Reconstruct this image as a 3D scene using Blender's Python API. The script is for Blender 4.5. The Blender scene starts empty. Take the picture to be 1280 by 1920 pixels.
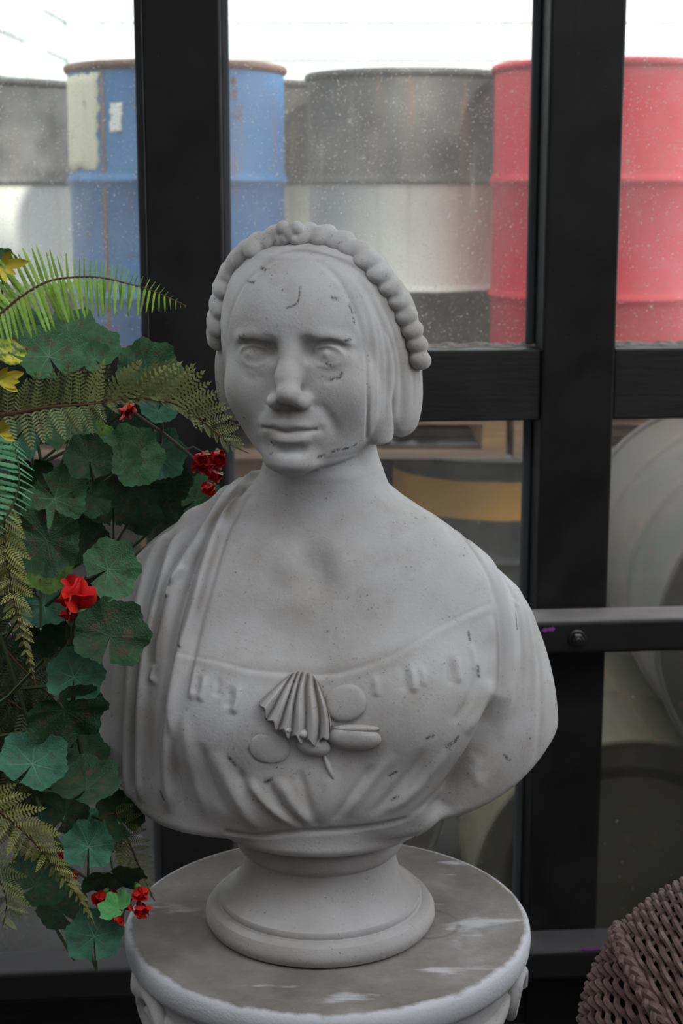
import bpy, bmesh, math, random
import numpy as np
from mathutils import Vector, Matrix, Quaternion

scene = bpy.context.scene
col = scene.collection
# ------------------------------------------------------------------ camera
F = 3000.0                      # focal length in pixels of the 1280x1920 frame
PITCH = math.radians(11.3)
EYE = Vector((0.0, 0.0, 1.55))
FWD = Vector((0, math.cos(PITCH), -math.sin(PITCH)))
UPV = Vector((0, math.sin(PITCH), math.cos(PITCH)))
cam = bpy.data.objects.new('camera', bpy.data.cameras.new('camera'))
col.objects.link(cam)
cam.location = EYE
cam.rotation_euler = (math.pi/2 - PITCH, 0, 0)
cam.data.sensor_fit = 'VERTICAL'
cam.data.sensor_height = 24.0
cam.data.lens = F/1920*24.0
cam.data.clip_start = 0.05
cam.data.dof.use_dof = True
cam.data.dof.focus_distance = 1.52
cam.data.dof.aperture_fstop = 6.3
scene.camera = cam

# ------------------------------------------------------------------ light
world = bpy.data.worlds.new('World'); scene.world = world
world.use_nodes = True
bg = world.node_tree.nodes['Background']
bg.inputs[0].default_value = (0.92, 0.96, 1.0, 1); bg.inputs[1].default_value = 1.0
sun = bpy.data.objects.new('sun', bpy.data.lights.new('sun', 'SUN'))
col.objects.link(sun)
sun.data.energy = 1.7; sun.data.angle = math.radians(3); sun.data.color = (1, .95, .86)
# sun stands high behind the photographer's right shoulder
SUN_DIR = Vector((-0.38, 0.80, -0.62)).normalized()
sun.rotation_euler = SUN_DIR.to_track_quat('-Z', 'Y').to_euler()
vs = scene.view_settings
vs.view_transform = 'Standard'; vs.look = 'None'; vs.gamma = 1.0; vs.use_curve_mapping = False
vs.exposure = 1.92

# ------------------------------------------------------------------ helpers
def ray(px, py):
    return (FWD + Vector((1, 0, 0))*((px-640)/F) + UPV*((960-py)/F))
def at(px, py, Y):
    """world point on the sight line through a photo pixel at distance Y"""
    d = ray(px, py)
    return EYE + d*(Y/d.y)
def tag(o, label=None, cat=None, group=None, kind=None):
    if label: o['label'] = label
    if cat: o['category'] = cat
    if group: o['group'] = group
    if kind: o['kind'] = kind
    return o
def empty(name, loc=(0, 0, 0), parent=None, rz=0.0):
    o = bpy.data.objects.new(name, None); col.objects.link(o)
    o.location = loc; o.rotation_euler = (0, 0, rz)
    o.empty_display_size = .05
    if parent: o.parent = parent
    return o
def link_mesh(name, me, mat, parent=None, loc=(0, 0, 0)):
    o = bpy.data.objects.new(name, me); col.objects.link(o)
    o.location = loc
    if mat and not me.materials: me.materials.append(mat)
    if parent: o.parent = parent
    return o
class MB:
    """collects simple shapes into one mesh"""
    def __init__(s): s.v = []; s.f = []
    def add(s, vs, fs):
        n = len(s.v); s.v += [tuple(v) for v in vs]; s.f += [tuple(i+n for i in f) for f in fs]
        return s
    def box(s, lo, hi, M=None):
        x0, y0, z0 = lo; x1, y1, z1 = hi
        vs = [Vector(p) for p in ((x0,y0,z0),(x1,y0,z0),(x1,y1,z0),(x0,y1,z0),(x0,y0,z1),(x1,y0,z1),(x1,y1,z1),(x0,y1,z1))]
        if M: vs = [M @ v for v in vs]
        return s.add(vs, [(0,3,2,1),(4,5,6,7),(0,1,5,4),(1,2,6,5),(2,3,7,6),(3,0,4,7)])
    def lathe(s, prof, n=48, c=(0, 0, 0), M=None, a0=0, a1=2*math.pi):
        full = abs(a1-a0-2*math.pi) < 1e-6
        m = n if full else n+1
        vs = []; fs = []
        for (r, z) in prof:
            for i in range(m):
                a = a0+(a1-a0)*i/n
                p = Vector((c[0]+r*math.cos(a), c[1]+r*math.sin(a), c[2]+z))
                vs.append(M @ p if M else p)
        for j in range(len(prof)-1):
            for i in range(n):
                k = (i+1) % m
                fs.append((j*m+i, j*m+k, (j+1)*m+k, (j+1)*m+i))
        return s.add(vs, fs)
    def tube(s, pts, rad, n=8, cap=True):
        pts = [Vector(p) for p in pts]
        if not hasattr(rad, '__len__'): rad = [rad]*len(pts)
        t0 = (pts[1]-pts[0]).normalized()
        nrm = t0.orthogonal().normalized(); prev = t0
        vs = []; fs = []
        for i, p in enumerate(pts):
            t = (pts[min(i+1, len(pts)-1)]-pts[max(i-1, 0)])
            t = t.normalized() if t.length > 1e-9 else prev
            nrm = prev.rotation_difference(t) @ nrm
            nrm = (nrm - t*nrm.dot(t)).normalized(); prev = t
            b = t.cross(nrm)
            for k in range(n):
                a = 2*math.pi*k/n
                vs.append(p + (nrm*math.cos(a)+b*math.sin(a))*rad[i])
        for i in range(len(pts)-1):
            for k in range(n):
                q = (k+1) % n
                fs.append((i*n+k, i*n+q, (i+1)*n+q, (i+1)*n+k))
        if cap:
            fs.append(tuple(range(n-1, -1, -1))); m = (len(pts)-1)*n
            fs.append(tuple(range(m, m+n)))
        return s.add(vs, fs)
    def grid(s, fn, nu, nv, closed_u=False):
        vs = [fn(i/(nu if closed_u else nu-1), j/(nv-1)) for j in range(nv) for i in range(nu)]
        fs = []
        for j in range(nv-1):
            for i in range(nu if closed_u else nu-1):
                k = (i+1) % nu
                fs.append((j*nu+i, j*nu+k, (j+1)*nu+k, (j+1)*nu+i))
        return s.add(vs, fs)
    def mesh(s, name, smooth=True, angle=None):
        me = bpy.data.meshes.new(name); me.from_pydata(s.v, [], s.f); me.validate(); me.update()
        bm = bmesh.new(); bm.from_mesh(me); bmesh.ops.recalc_face_normals(bm, faces=bm.faces[:]); bm.to_mesh(me); bm.free()
        if smooth:
            me.polygons.foreach_set('use_smooth', [True]*len(me.polygons))
            if angle is not None: me.set_sharp_from_angle(angle=math.radians(angle))
        return me
    def build(s, name, mat, parent=None, smooth=True, angle=40, bevel=0, seg=2, loc=None):
        """one mesh object; vertices are world coordinates, stored relative to the parent"""
        base = Vector(loc) if loc is not None else Vector((0, 0, 0))
        off = base.copy()
        p = parent
        while p is not None: off += p.location; p = p.parent
        if off.length > 0: s.v = [tuple(Vector(v)-off) for v in s.v]
        me = s.mesh(name, smooth, angle)
        o = link_mesh(name, me, mat, parent, base)
        if bevel:
            m = o.modifiers.new('bevel', 'BEVEL'); m.width = bevel; m.segments = seg; m.limit_method = 'ANGLE'
        return o
# ------------------------------------------------------------------ materials
def mat(name, color=(.5, .5, .5), rough=.6, metal=0.0, spec=.5):
    m = bpy.data.materials.new(name); m.use_nodes = True
    b = m.node_tree.nodes['Principled BSDF']
    b.inputs['Base Color'].default_value = (*color, 1); b.inputs['Roughness'].default_value = rough
    b.inputs['Metallic'].default_value = metal; b.inputs['Specular IOR Level'].default_value = spec
    return m
class NT:
    """tiny node-graph helper"""
    def __init__(s, m): s.t = m.node_tree; s.n = s.t.nodes; s.b = s.n.get('Principled BSDF'); s.out = s.n.get('Material Output')
    def node(s, typ, ins=None, **props):
        n = s.n.new(typ)
        for k, v in props.items(): setattr(n, k, v)
        for k, v in (ins or {}).items(): s.put(n.inputs[k], v)
        return n
    def put(s, sock, v):
        if isinstance(v, bpy.types.NodeSocket): s.t.links.new(v, sock)
        elif isinstance(v, (tuple, list)):
            sock.default_value = (*v, 1) if (len(v) == 3 and sock.type == 'RGBA') else v
        else: sock.default_value = v
    def coord(s, which='Object', scale=None):
        o = s.node('ShaderNodeTexCoord').outputs[which]
        if scale: o = s.node('ShaderNodeMapping', {0: o, 3: scale}).outputs[0]
        return o
    def noise(s, vec, scale, detail=4, rough=.55, dist=0.0):
        n = s.node('ShaderNodeTexNoise', {'Scale': scale, 'Detail': detail, 'Roughness': rough, 'Distortion': dist})
        s.put(n.inputs['Vector'], vec); return n.outputs['Fac']
    def ramp(s, fac, stops):
        n = s.node('ShaderNodeValToRGB'); s.put(n.inputs[0], fac)
        e = n.color_ramp.elements
        while len(e) < len(stops): e.new(.5)
        for q, (p, c) in zip(e, stops):
            q.position = p; q.color = (*c, 1) if len(c) == 3 else c
        return n.outputs[0]
    def mix(s, fac, a, b, mode='MIX'):
        n = s.node('ShaderNodeMix', data_type='RGBA', blend_type=mode)
        s.put(n.inputs[0], fac); s.put(n.inputs[6], a); s.put(n.inputs[7], b); return n.outputs[2]
    def math(s, op, a, b=0.0, clamp=False):
        n = s.node('ShaderNodeMath', operation=op, use_clamp=clamp); s.put(n.inputs[0], a); s.put(n.inputs[1], b); return n.outputs[0]
    def maprange(s, v, a, b, c=0.0, d=1.0):
        n = s.node('ShaderNodeMapRange'); s.put(n.inputs[0], v)
        for i, q in enumerate((a, b, c, d)): s.put(n.inputs[1+i], q)
        return n.outputs[0]
    def bump(s, h, strength=.3, dist=.01):
        n = s.node('ShaderNodeBump', {'Strength': strength, 'Distance': dist}); s.put(n.inputs['Height'], h)
        s.put(s.b.inputs['Normal'], n.outputs[0]); return n
    def base(s, c): s.put(s.b.inputs['Base Color'], c)
    def rough(s, c): s.put(s.b.inputs['Roughness'], c)
    def attr(s, name):
        return s.node('ShaderNodeAttribute', attribute_name=name).outputs['Fac']
    def sep(s, vec):
        return s.node('ShaderNodeSeparateXYZ', {0: vec}).outputs
random.seed(7)
# ================================================================== SETTING
def m_asphalt():
    m = mat('asphalt', rough=.95, spec=.05); n = NT(m); v = n.coord()
    a = n.noise(v, 3.0, 6); b = n.noise(v, 180.0, 3); c = n.noise(v, 26.0, 3, .7)
    base = n.ramp(a, [(.3, (.022, .021, .0225)), (.7, (.052, .049, .050))])
    base = n.mix(n.maprange(b, .55, .75), base, (.12, .115, .115))
    base = n.mix(n.maprange(c, .68, .74), base, (.34, .31, .29))
    n.base(base); n.bump(n.math('ADD', b, n.math('MULTIPLY', c, .7)), .6, .006); return m
def m_black_paint():
    m = mat('black_paint', rough=.5, spec=.3); n = NT(m); v = n.coord()
    g = n.noise(n.node('ShaderNodeMapping', {0: v, 3: (160, 160, 6)}).outputs[0], 1.0, 5)
    d = n.noise(v, 14, 6, .6); sp = n.noise(v, 260, 2)
    base = n.ramp(d, [(.35, (.010, .0095, .010)), (.8, (.022, .021, .023))])
    base = n.mix(n.maprange(sp, .74, .80), base, (.10, .10, .10))
    n.base(base); n.rough(n.maprange(d, .3, .8, .38, .6)); n.bump(g, .12, .002); return m
def m_black_rail():
    m = mat('black_rail_paint', rough=.5); n = NT(m); v = n.coord()
    g = n.noise(n.node('ShaderNodeMapping', {0: v, 3: (6, 160, 160)}).outputs[0], 1.0, 5)
    d = n.noise(v, 14, 6, .6)
    n.base(n.ramp(d, [(.35, (.010, .0095, .010)), (.8, (.022, .021, .023))])); n.bump(g, .3, .003); return m
def m_steel(name, dustc):
    m = mat(name, rough=.5); n = NT(m); v = n.coord()
    d = n.noise(v, 9, 6, .65); sp = n.noise(v, 190, 2)
    geo = n.node('ShaderNodeNewGeometry').outputs['Normal']
    up = n.sep(geo)[2]
    dust = n.math('MULTIPLY', n.maprange(up, .55, .98), n.maprange(d, .25, .7, .55, 1.0))
    n.base(n.mix(dust, n.ramp(d, [(.3, (.009, .009, .010)), (.8, (.020, .019, .021))]), dustc))
    n.rough(n.maprange(dust, 0, 1, .45, .9)); n.bump(sp, .1, .001); return m
def m_siding():
    m = mat('white_siding_paint', (.86, .88, .88), .6); n = NT(m); v = n.coord()
    n.base(n.ramp(n.noise(v, 1.5, 5), [(.3, (.56, .60, .61)), (.7, (.66, .67, .65))])); return m
def m_glass(name='dusty_glass', k=1.0):
    m = bpy.data.materials.new(name); m.use_nodes = True; n = NT(m)
    n.n.remove(n.b); v = n.coord()
    tr = n.node('ShaderNodeBsdfTransparent', {0: (.95, .97, .96)})
    gl = n.node('ShaderNodeBsdfGlossy', {'Roughness': .02, 'Color': (.9, .9, .9)})
    fr = n.node('ShaderNodeFresnel', {'IOR': 1.3})
    clear = n.node('ShaderNodeMixShader', {0: fr.outputs[0], 1: tr.outputs[0], 2: gl.outputs[0]})
    # dust film: fine specks, drips and a broad veil, each with a shape of its own
    veil = n.maprange(n.noise(v, 2.2, 5, .6), .35, .75, .04, .20)
    speck = n.maprange(n.noise(v, 270, 2, .6), .625, .74, 0, .5)
    big = n.maprange(n.noise(v, 70, 2, .7), .715, .79, 0, .5)
    drip = n.maprange(n.noise(n.node('ShaderNodeMapping', {0: v, 3: (55, 55, 4)}).outputs[0], 1.0, 4), .60, .78, 0, .16)
    amt = n.math('ADD', n.math('ADD', veil, speck), n.math('ADD', big, drip), True)
    amt = n.math('MULTIPLY', amt, k)
    df = n.node('ShaderNodeBsdfDiffuse', {0: (.78, .74, .68)})
    tl = n.node('ShaderNodeBsdfTranslucent', {0: (.78, .74, .68)})
    dust = n.node('ShaderNodeMixShader', {0: .5, 1: df.outputs[0], 2: tl.outputs[0]})
    fin = n.node('ShaderNodeMixShader', {0: amt, 1: clear.outputs[0], 2: dust.outputs[0]})
    n.put(n.out.inputs[0], fin.outputs[0]); return m
def m_dust():
    m = mat('ledge_dust', (.42, .37, .33), .95); n = NT(m); v = n.coord()
    n.base(n.ramp(n.noise(v, 60, 5), [(.3, (.16, .14, .13)), (.7, (.50, .45, .41))])); n.bump(n.noise(v, 150, 3), .6, .004); return m
M_ASPHALT = m_asphalt(); M_BLACK = m_black_paint(); M_RAIL = m_black_rail(); M_STEEL = m_steel('dusty_black_steel', (.36, .335, .33)); M_STEELD = m_steel('dull_black_steel', (.105, .098, .102))
M_SIDING = m_siding(); M_GLASS = m_glass(); M_GLASSL = m_glass('cleaner_glass', .38); M_DUST = m_dust()
M_TRIM = mat('pale_blue_trim', (.50, .60, .67), .5)
M_PURPLE = mat('purple_paint', (.28, .07, .36), .6)
M_SHADEROOF = mat('shade_roof_grey', (.42, .41, .40), .8)
M_GREYSEAL = mat('grey_putty', (.10, .105, .115), .7)

# ground, and an added unseen roof that shades the bust
g = MB().box((-7, -4, -.12), (7, 12, 0)).build('floor', M_ASPHALT, smooth=False); tag(g, kind='structure')
c = MB().box((-3.2, .95, 2.95), (3.2, 2.62, 3.07)).build('shade_roof', M_SHADEROOF, smooth=False); tag(c, kind='structure')
# added unseen walls that block the sun and part of the sky light
M_BLOCKER = mat('light_blocker_dark', (.13, .12, .115), .85)
w = MB().box((-4.5, -2.8, 0), (4.0, -2.6, 6.8)).build('light_blocker_front', M_BLOCKER, smooth=False); tag(w, kind='structure')
w = MB().box((1.95, -2.6, 0), (2.05, 2.2, 1.75)).build('light_blocker_right', M_BLOCKER, smooth=False); tag(w, kind='structure')  # added low wall, dims the side light on the lower bust
w = MB().box((-2.4, -2.6, 0), (-2.2, 2.4, 3.1)).build('light_blocker_left', M_BLOCKER, smooth=False); tag(w, kind='structure')

gv = MB(); rg = random.Random(5)
for i in range(420):
    x = rg.uniform(-1.7, 1.2); y = rg.uniform(2.5, 4.1) if rg.random() < .8 else rg.uniform(1.9, 2.5); r = rg.uniform(.004, .014)
    pts = []
    for k in range(6): pts.append((x+r*math.cos(k*1.047)*rg.uniform(.6, 1.2), y+r*math.sin(k*1.047)*rg.uniform(.6, 1.2), .0005))
    gv.add(pts+[(x, y, r*.6)], [(k, (k+1) % 6, 6) for k in range(6)])
gr = gv.build('gravel', mat('pale_gravel', (.20, .185, .175), .95, spec=.05), smooth=False)
tag(gr, 'pale gravel and grit scattered over the dark asphalt', 'gravel', kind='stuff')
# ---- window wall: plane turned 5 degrees, right side farther off
WY = 2.30; WA = math.radians(5.0)
WE = Vector((math.cos(WA), math.sin(WA), 0)); WN = Vector((-math.sin(WA), math.cos(WA), 0)); W0 = Vector((0, WY, 0))
def wpt(s, d, z): return W0 + WE*s + WN*d + Vector((0, 0, z))
def wpx(px, py, d=0.0):
    r = ray(px, py); o = W0 + WN*d
    t = (o-EYE).dot(WN)/r.dot(WN); p = EYE + r*t
    return (p-W0).dot(WE), p.z
def wbox(s0, s1, d0, d1, z0, z1):
    M = Matrix.Translation(W0) @ Matrix.Rotation(WA, 4, 'Z')
    return MB().box((s0, d0, z0), (s1, d1, z1), M)
win = empty('window_1', W0, rz=0); tag(win, kind='structure')
PD = .12          # post depth
L0 = wpx(263, 0)[0]; L1 = wpx(413, 0)[0]
R0 = wpx(1033, 0)[0]; R1 = wpx(1176, 0)[0]
PITCHS = R0-L0
TOPZ = 2.95
posts = [(L0-PITCHS, L1-PITCHS), (L0, L1), (R0, R1), (R0+PITCHS, R1+PITCHS)]
zr1 = wpx(900, 657)[1]; zr0 = wpx(900, 791)[1]
LOWZ = wpx(1050, 1785, -.07)[1]
for a, b in posts:
    wbox(a, b, 0, PD, 0, TOPZ).build('post', M_BLACK, win, smooth=False, bevel=.004)
GD = .075
for (a, b), (c, d) in zip(posts[:-1], posts[1:]):
    wbox(b, c, .006, PD-.01, zr0, zr1).build('rail', M_RAIL, win, smooth=False, bevel=.003)
    wbox(b, c, .006, PD-.01, 2.78, TOPZ).build('rail', M_RAIL, win, smooth=False, bevel=.003)
    wbox(b, c, .006, PD-.01, LOWZ-.16, LOWZ-.062).build('rail', M_RAIL, win, smooth=False, bevel=.003)
    wbox(b+.003, c-.003, GD, GD+.005, zr1-.004, 2.79).build('pane', M_GLASS, win, smooth=False)
    wbox(b+.003, c-.003, GD, GD+.005, LOWZ-.068, zr0+.004).build('pane', M_GLASSL, win, smooth=False)
    # glazing putty down both sides of each pane, dust gathered on the ledge
    for x in (b, c-.012):
        for z0, z1 in ((zr1, 2.78), (LOWZ-.06, zr0)):
            wbox(x, x+.012, GD-.014, GD-.001, z0, z1).build('glazing_bead', M_GREYSEAL, win, smooth=False, bevel=.003)
    rnd = random.Random(int(1000*abs(b)))
    nn = 60
    def ledge(u, v, b=b, c=c):
        s = b+(c-b)*u; h = .002+.004*rnd.random()
        return wpt(s, GD-.002-(.028+.012*math.sin(u*37)+.01*rnd.random())*(1-v), zr1+.0006+(h if v > .5 else 0))
    MB().grid(ledge, nn, 2).build('dust_line', M_DUST, win, smooth=False)

# ---- steel guard bars bolted across the posts
def guard_bar(py_top, py_bot, px, label, smear, bolts, M_STEEL=M_STEEL):
    z1 = wpx(px, py_top, -.075)[1]; z0 = wpx(px, py_bot, -.075)[1]
    base = wpt(0, -.04, z0)
    o = empty('guard_bar', base)
    tag(o, label, 'steel bar', 'steel guard bars across the window posts')
    wbox(-1.6, 1.9, -.075, -.001, z0, z1).build('bar', M_STEEL, o, smooth=True, angle=50, bevel=.007, seg=4)
    for px_, py_ in bolts:
        s, z = wpx(px_, py_, -.078)
        M = Matrix.Translation(wpt(s, -.076, z)) @ Matrix.Rotation(WA, 4, 'Z') @ Matrix.Rotation(math.pi/2, 4, 'X')
        b = MB().lathe([(.0001, .010), (.0085, .010), (.0095, .0085), (.0095, 0)], 6, M=M).build('bolt', M_STEEL, o, smooth=False, bevel=.0015)
        MB().lathe([(.0001, .0022), (.0125, .0022), (.0135, .001), (.0135, 0)], 24, M=M).build('washer', M_STEEL, b)
        MB().lathe([(.0001, .0128), (.004, .0122), (.005, .009)], 12, M=M).build('thread_end', M_STEEL, b)
    for x0, x1, y, h in smear:
        mb = MB(); rr = random.Random(3)
        up = []; lo = []
        for i in range(13):
            t = i/12; x = x0+(x1-x0)*t; w = h*(.35+.65*rr.random())*min(1, 6*t+.2, 6*(1-t)+.2)
            for sgn, lst in ((-1, up), (1, lo)):
                s, z = wpx(x, y+sgn*w-3*t, -.0762); lst.append(wpt(s, -.0762, z))
        n = len(up); mb.add(up+lo, [(i, i+1, n+i+1, n+i) for i in range(n-1)])
        so = mb.build('paint_smear', M_PURPLE, o, smooth=False); tag(so, 'purple paint smear')
        sm = so.modifiers.new('thick', 'SOLIDIFY'); sm.thickness = .0004
    return o
guard_bar(1163, 1226, 1100, 'upper black steel bar with a hex bolt, beside the bust\'s right-hand shoulder', [(1016, 1040, 1182, 5)], [(1082, 1199), (205, 1205)])
guard_bar(1782, 1838, 1060, 'lower dusty black steel bar running behind the pedestal', [(1088, 1160, 1780, 4), (1107, 1120, 1829, 2)], [], M_STEELD)

# ---- yard beyond the glass: two white clapboard walls meeting in a corner
CX, CY = -1.50, 9.0
wb = empty('wall_back', (CX, CY, 0)); tag(wb, kind='structure')
def clapboards(parent, p0, p1, nrm, z0, z1, h):
    p0 = Vector(p0); p1 = Vector(p1); nrm = Vector(nrm)
    z = z0
    first = None
    while z < z1:
        vs = []
        for p in (p0, p1):
            for off, zz in ((.0, z), (.028, z), (.012, z+h), (0, z+h)):
                q = p + nrm*off; vs.append((q.x, q.y, zz))
        MB().add(vs, [(0,1,5,4),(1,2,6,5),(2,3,7,6),(3,0,4,7),(0,3,2,1),(4,5,6,7)]).build('board', M_SIDING, parent, smooth=False)
        z += h
MB().box((CX, CY+.002, 0), (6.0, CY+.2, 4.6)).build('wall_core', M_SIDING, wb, smooth=False)
clapboards(wb, (CX, CY, 0), (6.0, CY, 0), (0, -1, 0), .1, 4.5, .196)
MB().box((CX+.02, CY-.05, 0), (CX+.20, CY-.03, 4.6)).build('corner_board', M_TRIM, wb, smooth=False, bevel=.005)
MB().box((-.66, CY-.05, 0), (-.57, CY-.03, 4.6)).build('trim_board', M_TRIM, wb, smooth=False, bevel=.005)
wl = empty('wall_left', (CX, CY, 0)); tag(wl, kind='structure')
A = Vector((CX, CY, 0)); B = Vector((CX-.10, CY-5.6, 0)); dirn = (B-A).normalized(); nl = Vector((-dirn.y, dirn.x, 0))
if nl.x < 0: nl = -nl
mb = MB(); vs = [A, B, B-nl*.2, A-nl*.2]
mb.add([(p.x, p.y, 0) for p in vs]+[(p.x, p.y, 4.6) for p in vs], [(0,1,5,4),(1,2,6,5),(2,3,7,6),(3,0,4,7),(0,3,2,1),(4,5,6,7)])
mb.build('wall_core', M_SIDING, wl, smooth=False)
clapboards(wl, A, B, nl, .1, 4.5, .196)
pp = at(66, 100, 7.2)
dp = empty('downpipe', (CX+.17, 7.2, 0)); tag(dp, 'white downpipe on the clapboard wall at the far left', 'pipe')
MB().tube([(CX+.17, 7.2, 0), (CX+.17, 7.2, 4.5)], .045, 16).build('pipe', M_SIDING, dp)
for z in (1.1, 2.6, 4.0):
    MB().lathe([(.046, -.02), (.052, -.02), (.052, .02), (.046, .02)], 20, (CX+.17, 7.2, z)).build('bracket', M_TRIM, dp)
# ================================================================== OIL DRUMS
def m_drum(name, bands, rust=.25, seed=0.0, rough=.45, fade=None):
    """bands: [(height 0..1, colour)...] painted rings; rust and scuffs on top"""
    m = mat(name, rough=rough); n = NT(m); v = n.coord()
    v = n.node('ShaderNodeMapping', {0: v, 1: (seed, seed*.7, 0)}).outputs[0]
    z = n.math('DIVIDE', n.sep(n.coord())[2], .88)
    wob = n.math('MULTIPLY', n.math('SUBTRACT', n.noise(v, 9, 3), .5), .012)
    zz = n.math('ADD', z, wob)
    c = bands[0][1]
    for h, cc in bands[1:]:
        c = n.mix(n.maprange(zz, h-.004, h+.004), c, cc)
    fad = n.noise(v, 4.0, 6, .6)
    c = n.mix(n.maprange(fad, .45, .8, 0, .28), c, fade or (.55, .53, .50))
    streak = n.noise(n.node('ShaderNodeMapping', {0: v, 3: (22, 22, 2.2)}).outputs[0], 1.0, 5, .6)
    c = n.mix(n.maprange(streak, .58, .74, 0, .75*min(1, rust*2.4)), c, (.22, .105, .045))
    r = n.noise(v, 12, 7, .68)
    c = n.mix(n.maprange(r, .72-.22*rust, .80-.2*rust), c, (.12, .05, .025))
    scr = n.noise(n.node('ShaderNodeMapping', {0: v, 3: (90, 90, 30)}).outputs[0], 1.0, 3)
    c = n.mix(n.maprange(scr, .72, .76, 0, .7), c, (.6, .58, .54))
    n.base(c); n.rough(n.maprange(r, .3, .8, rough, .85)); n.bump(r, .15, .004); return m
RED = (.52, .014, .034); BLUE = (.032, .145, .34); BLK = (.028, .028, .030); CREAM = (.80, .78, .70)
M_RUST = m_drum('rusty_rim', [(0, (.16, .07, .045))], .8, 3.1)
M_DBLUE = m_drum('blue_drum_paint', [(0, BLUE)], .62, 1.3, .45, (.25, .36, .46))
M_DRED = m_drum('red_drum_paint', [(0, RED)], .02, 5.2, .35, (.62, .14, .17))
M_DBW = m_drum('black_cream_drum_paint', [(0, BLK), (.335, CREAM), (.655, BLK)], .24, 2.7)
M_DBW2 = m_drum('black_ivory_drum_paint', [(0, BLK), (.30, (.78, .78, .74)), (.655, BLK)], .16, 8.1)
M_DGOLD = m_drum('black_gold_drum_paint', [(0, (.016, .017, .018)), (.80, (.52, .27, .05)), (.915, (.016, .017, .018))], .02, 4.4)
M_DBROWN = m_drum('brown_drum_paint', [(0, (.30, .16, .11))], .35, 6.6)
M_DGREY = m_drum('mottled_grey_drum_paint', [(0, (.075, .072, .062))], .45, 9.3, .6, (.24, .11, .10))
M_DDARK = m_drum('dark_green_drum_paint', [(0, (.014, .018, .016))], .05, 11.2, .6, (.030, .034, .030))
M_DOLIVE = m_drum('olive_drum_paint', [(0, (.062, .058, .036))], .30, 7.7, .6, (.15, .11, .035))
M_LIDLIGHT = mat('pale_grey_lid', (.62, .64, .64), .45)
M_STICK = mat('white_sticker', (.75, .74, .70), .6)
M_CREAMP = m_drum('cream_label_paint', [(0, (.60, .57, .43))], .45, 12.4)
DR, DH = .2925, .88
def body_profile():
    p = [(.0001, .012), (DR-.016, .012), (DR-.010, .012)]
    p += [(DR-.010, .03)]
    for h in (DH/3, 2*DH/3):
        p += [(DR-.010, h-.022), (DR-.006, h-.012), (DR-.001, h-.004), (DR, h), (DR-.001, h+.004), (DR-.006, h+.012), (DR-.010, h+.022)]
    p += [(DR-.010, DH-.03), (DR-.010, DH-.012)]
    return p
def lid_profile(top):
    s = 1 if top else -1; z = DH-.018 if top else .018
    return [(DR-.010, z), (DR-.03, z), (DR-.055, z+s*.006), (DR-.075, z+s*.006), (DR-.085, z-s*.001), (DR-.13, z-s*.001), (DR-.14, z+s*.003), (.0001, z+s*.003)]
def rim_profile(top):
    z = DH if top else 0; s = 1 if top else -1
    return [(DR-.012, z-s*.022), (DR-.004, z-s*.020), (DR, z-s*.012), (DR-.001, z-s*.003), (DR-.006, z), (DR-.011, z-s*.003), (DR-.012, z-s*.018)]
_b = MB().lathe(body_profile(), 64).mesh('drum_body', True, 60)
_l = {t: MB().lathe(lid_profile(t), 64).mesh('drum_lid', True, 50) for t in (True, False)}
_r = {t: MB().lathe(rim_profile(t), 64).mesh('drum_rim', True, 60) for t in (True, False)}
def drum(loc, label, mbody, mlid=None, mrim=None, group=None, rot=None, bungs=False):
    o = empty('oil_drum', loc); tag(o, label, 'oil drum', group)
    if rot: o.rotation_euler = rot
    def inst(name, me, m):
        me = me.copy(); me.materials.clear(); return link_mesh(name, me, m, o)
    inst('drum_body', _b, mbody)
    for t in (True, False):
        inst('lid', _l[t], mlid or mbody); inst('rim', _r[t], mrim or mbody)
    if bungs:
        for (x, y, r) in ((.17, .05, .032), (-.18, -.04, .018)):
            MB().lathe([(.0001, -.006), (r*.7, -.006), (r, -.003), (r, .012)], 20, (x, y, .012)).build('bung', M_RUST, None).parent = o
    return o
def pix_drum(px, Yc, ztop, *a, **k):
    x = at(px, 300, Yc).x
    return drum((x, Yc, PAL_T), *a, **k)
UP = 'drums standing on pallets'
PAL_T = .992
def patch(o, name, a0, a1, z0, z1, m, label=None, rr=DR-.0092, jag=.0, seed=1):
    """a curved sheet of paint or paper on a drum's side; angle 0 faces the porch"""
    rn = random.Random(seed); nu = 14; nv = 12; mb = MB()
    def fn(u, v, d):
        a = a0+(a1-a0)*u; j = jag*(rn.random()-.5)*2 if (u in (0, 1) or v in (0, 1)) else 0
        a += j; z = z0+(z1-z0)*v + (jag*.25*(rn.random()-.5) if v in (0, 1) else 0)
        r = rr+d
        for h in (DH/3, 2*DH/3): r += .0095*max(0, 1-abs(z-h)/.02)
        return (r*math.sin(a), -r*math.cos(a), z)
    mb.grid(lambda u, v: fn(u, v, .0006), nu, nv)
    me = mb.mesh(name); q = link_mesh(name, me, m, o)
    sm = q.modifiers.new('t', 'SOLIDIFY'); sm.thickness = .0008
    if label: tag(q, label)
    return q
d = pix_drum(333, 4.34, 1.872, 'blue steel drum with rusty rim and cream paint patch behind the left post', M_DBLUE, M_RUST, M_RUST, UP)
patch(d, 'paint_patch', -1.38, -.66, .615, .85, M_CREAMP, 'cream paint patch with rust', jag=.04)
patch(d, 'seam_weld', -.625, -.59, .03, .86, M_RUST, 'rusty vertical weld seam', rr=DR-.0088)
patch(d, 'sticker', -.52, -.40, .705, .775, M_STICK, 'white paper sticker', jag=.02)
pix_drum(765, 4.62, 1.848, 'black and cream banded drum above the head of the bust', M_DBW, M_DBW, None, UP)
pix_drum(1128, 4.28, 1.876, 'bright red drum seen on both sides of the right post', M_DRED, M_LIDLIGHT, None, UP)
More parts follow.
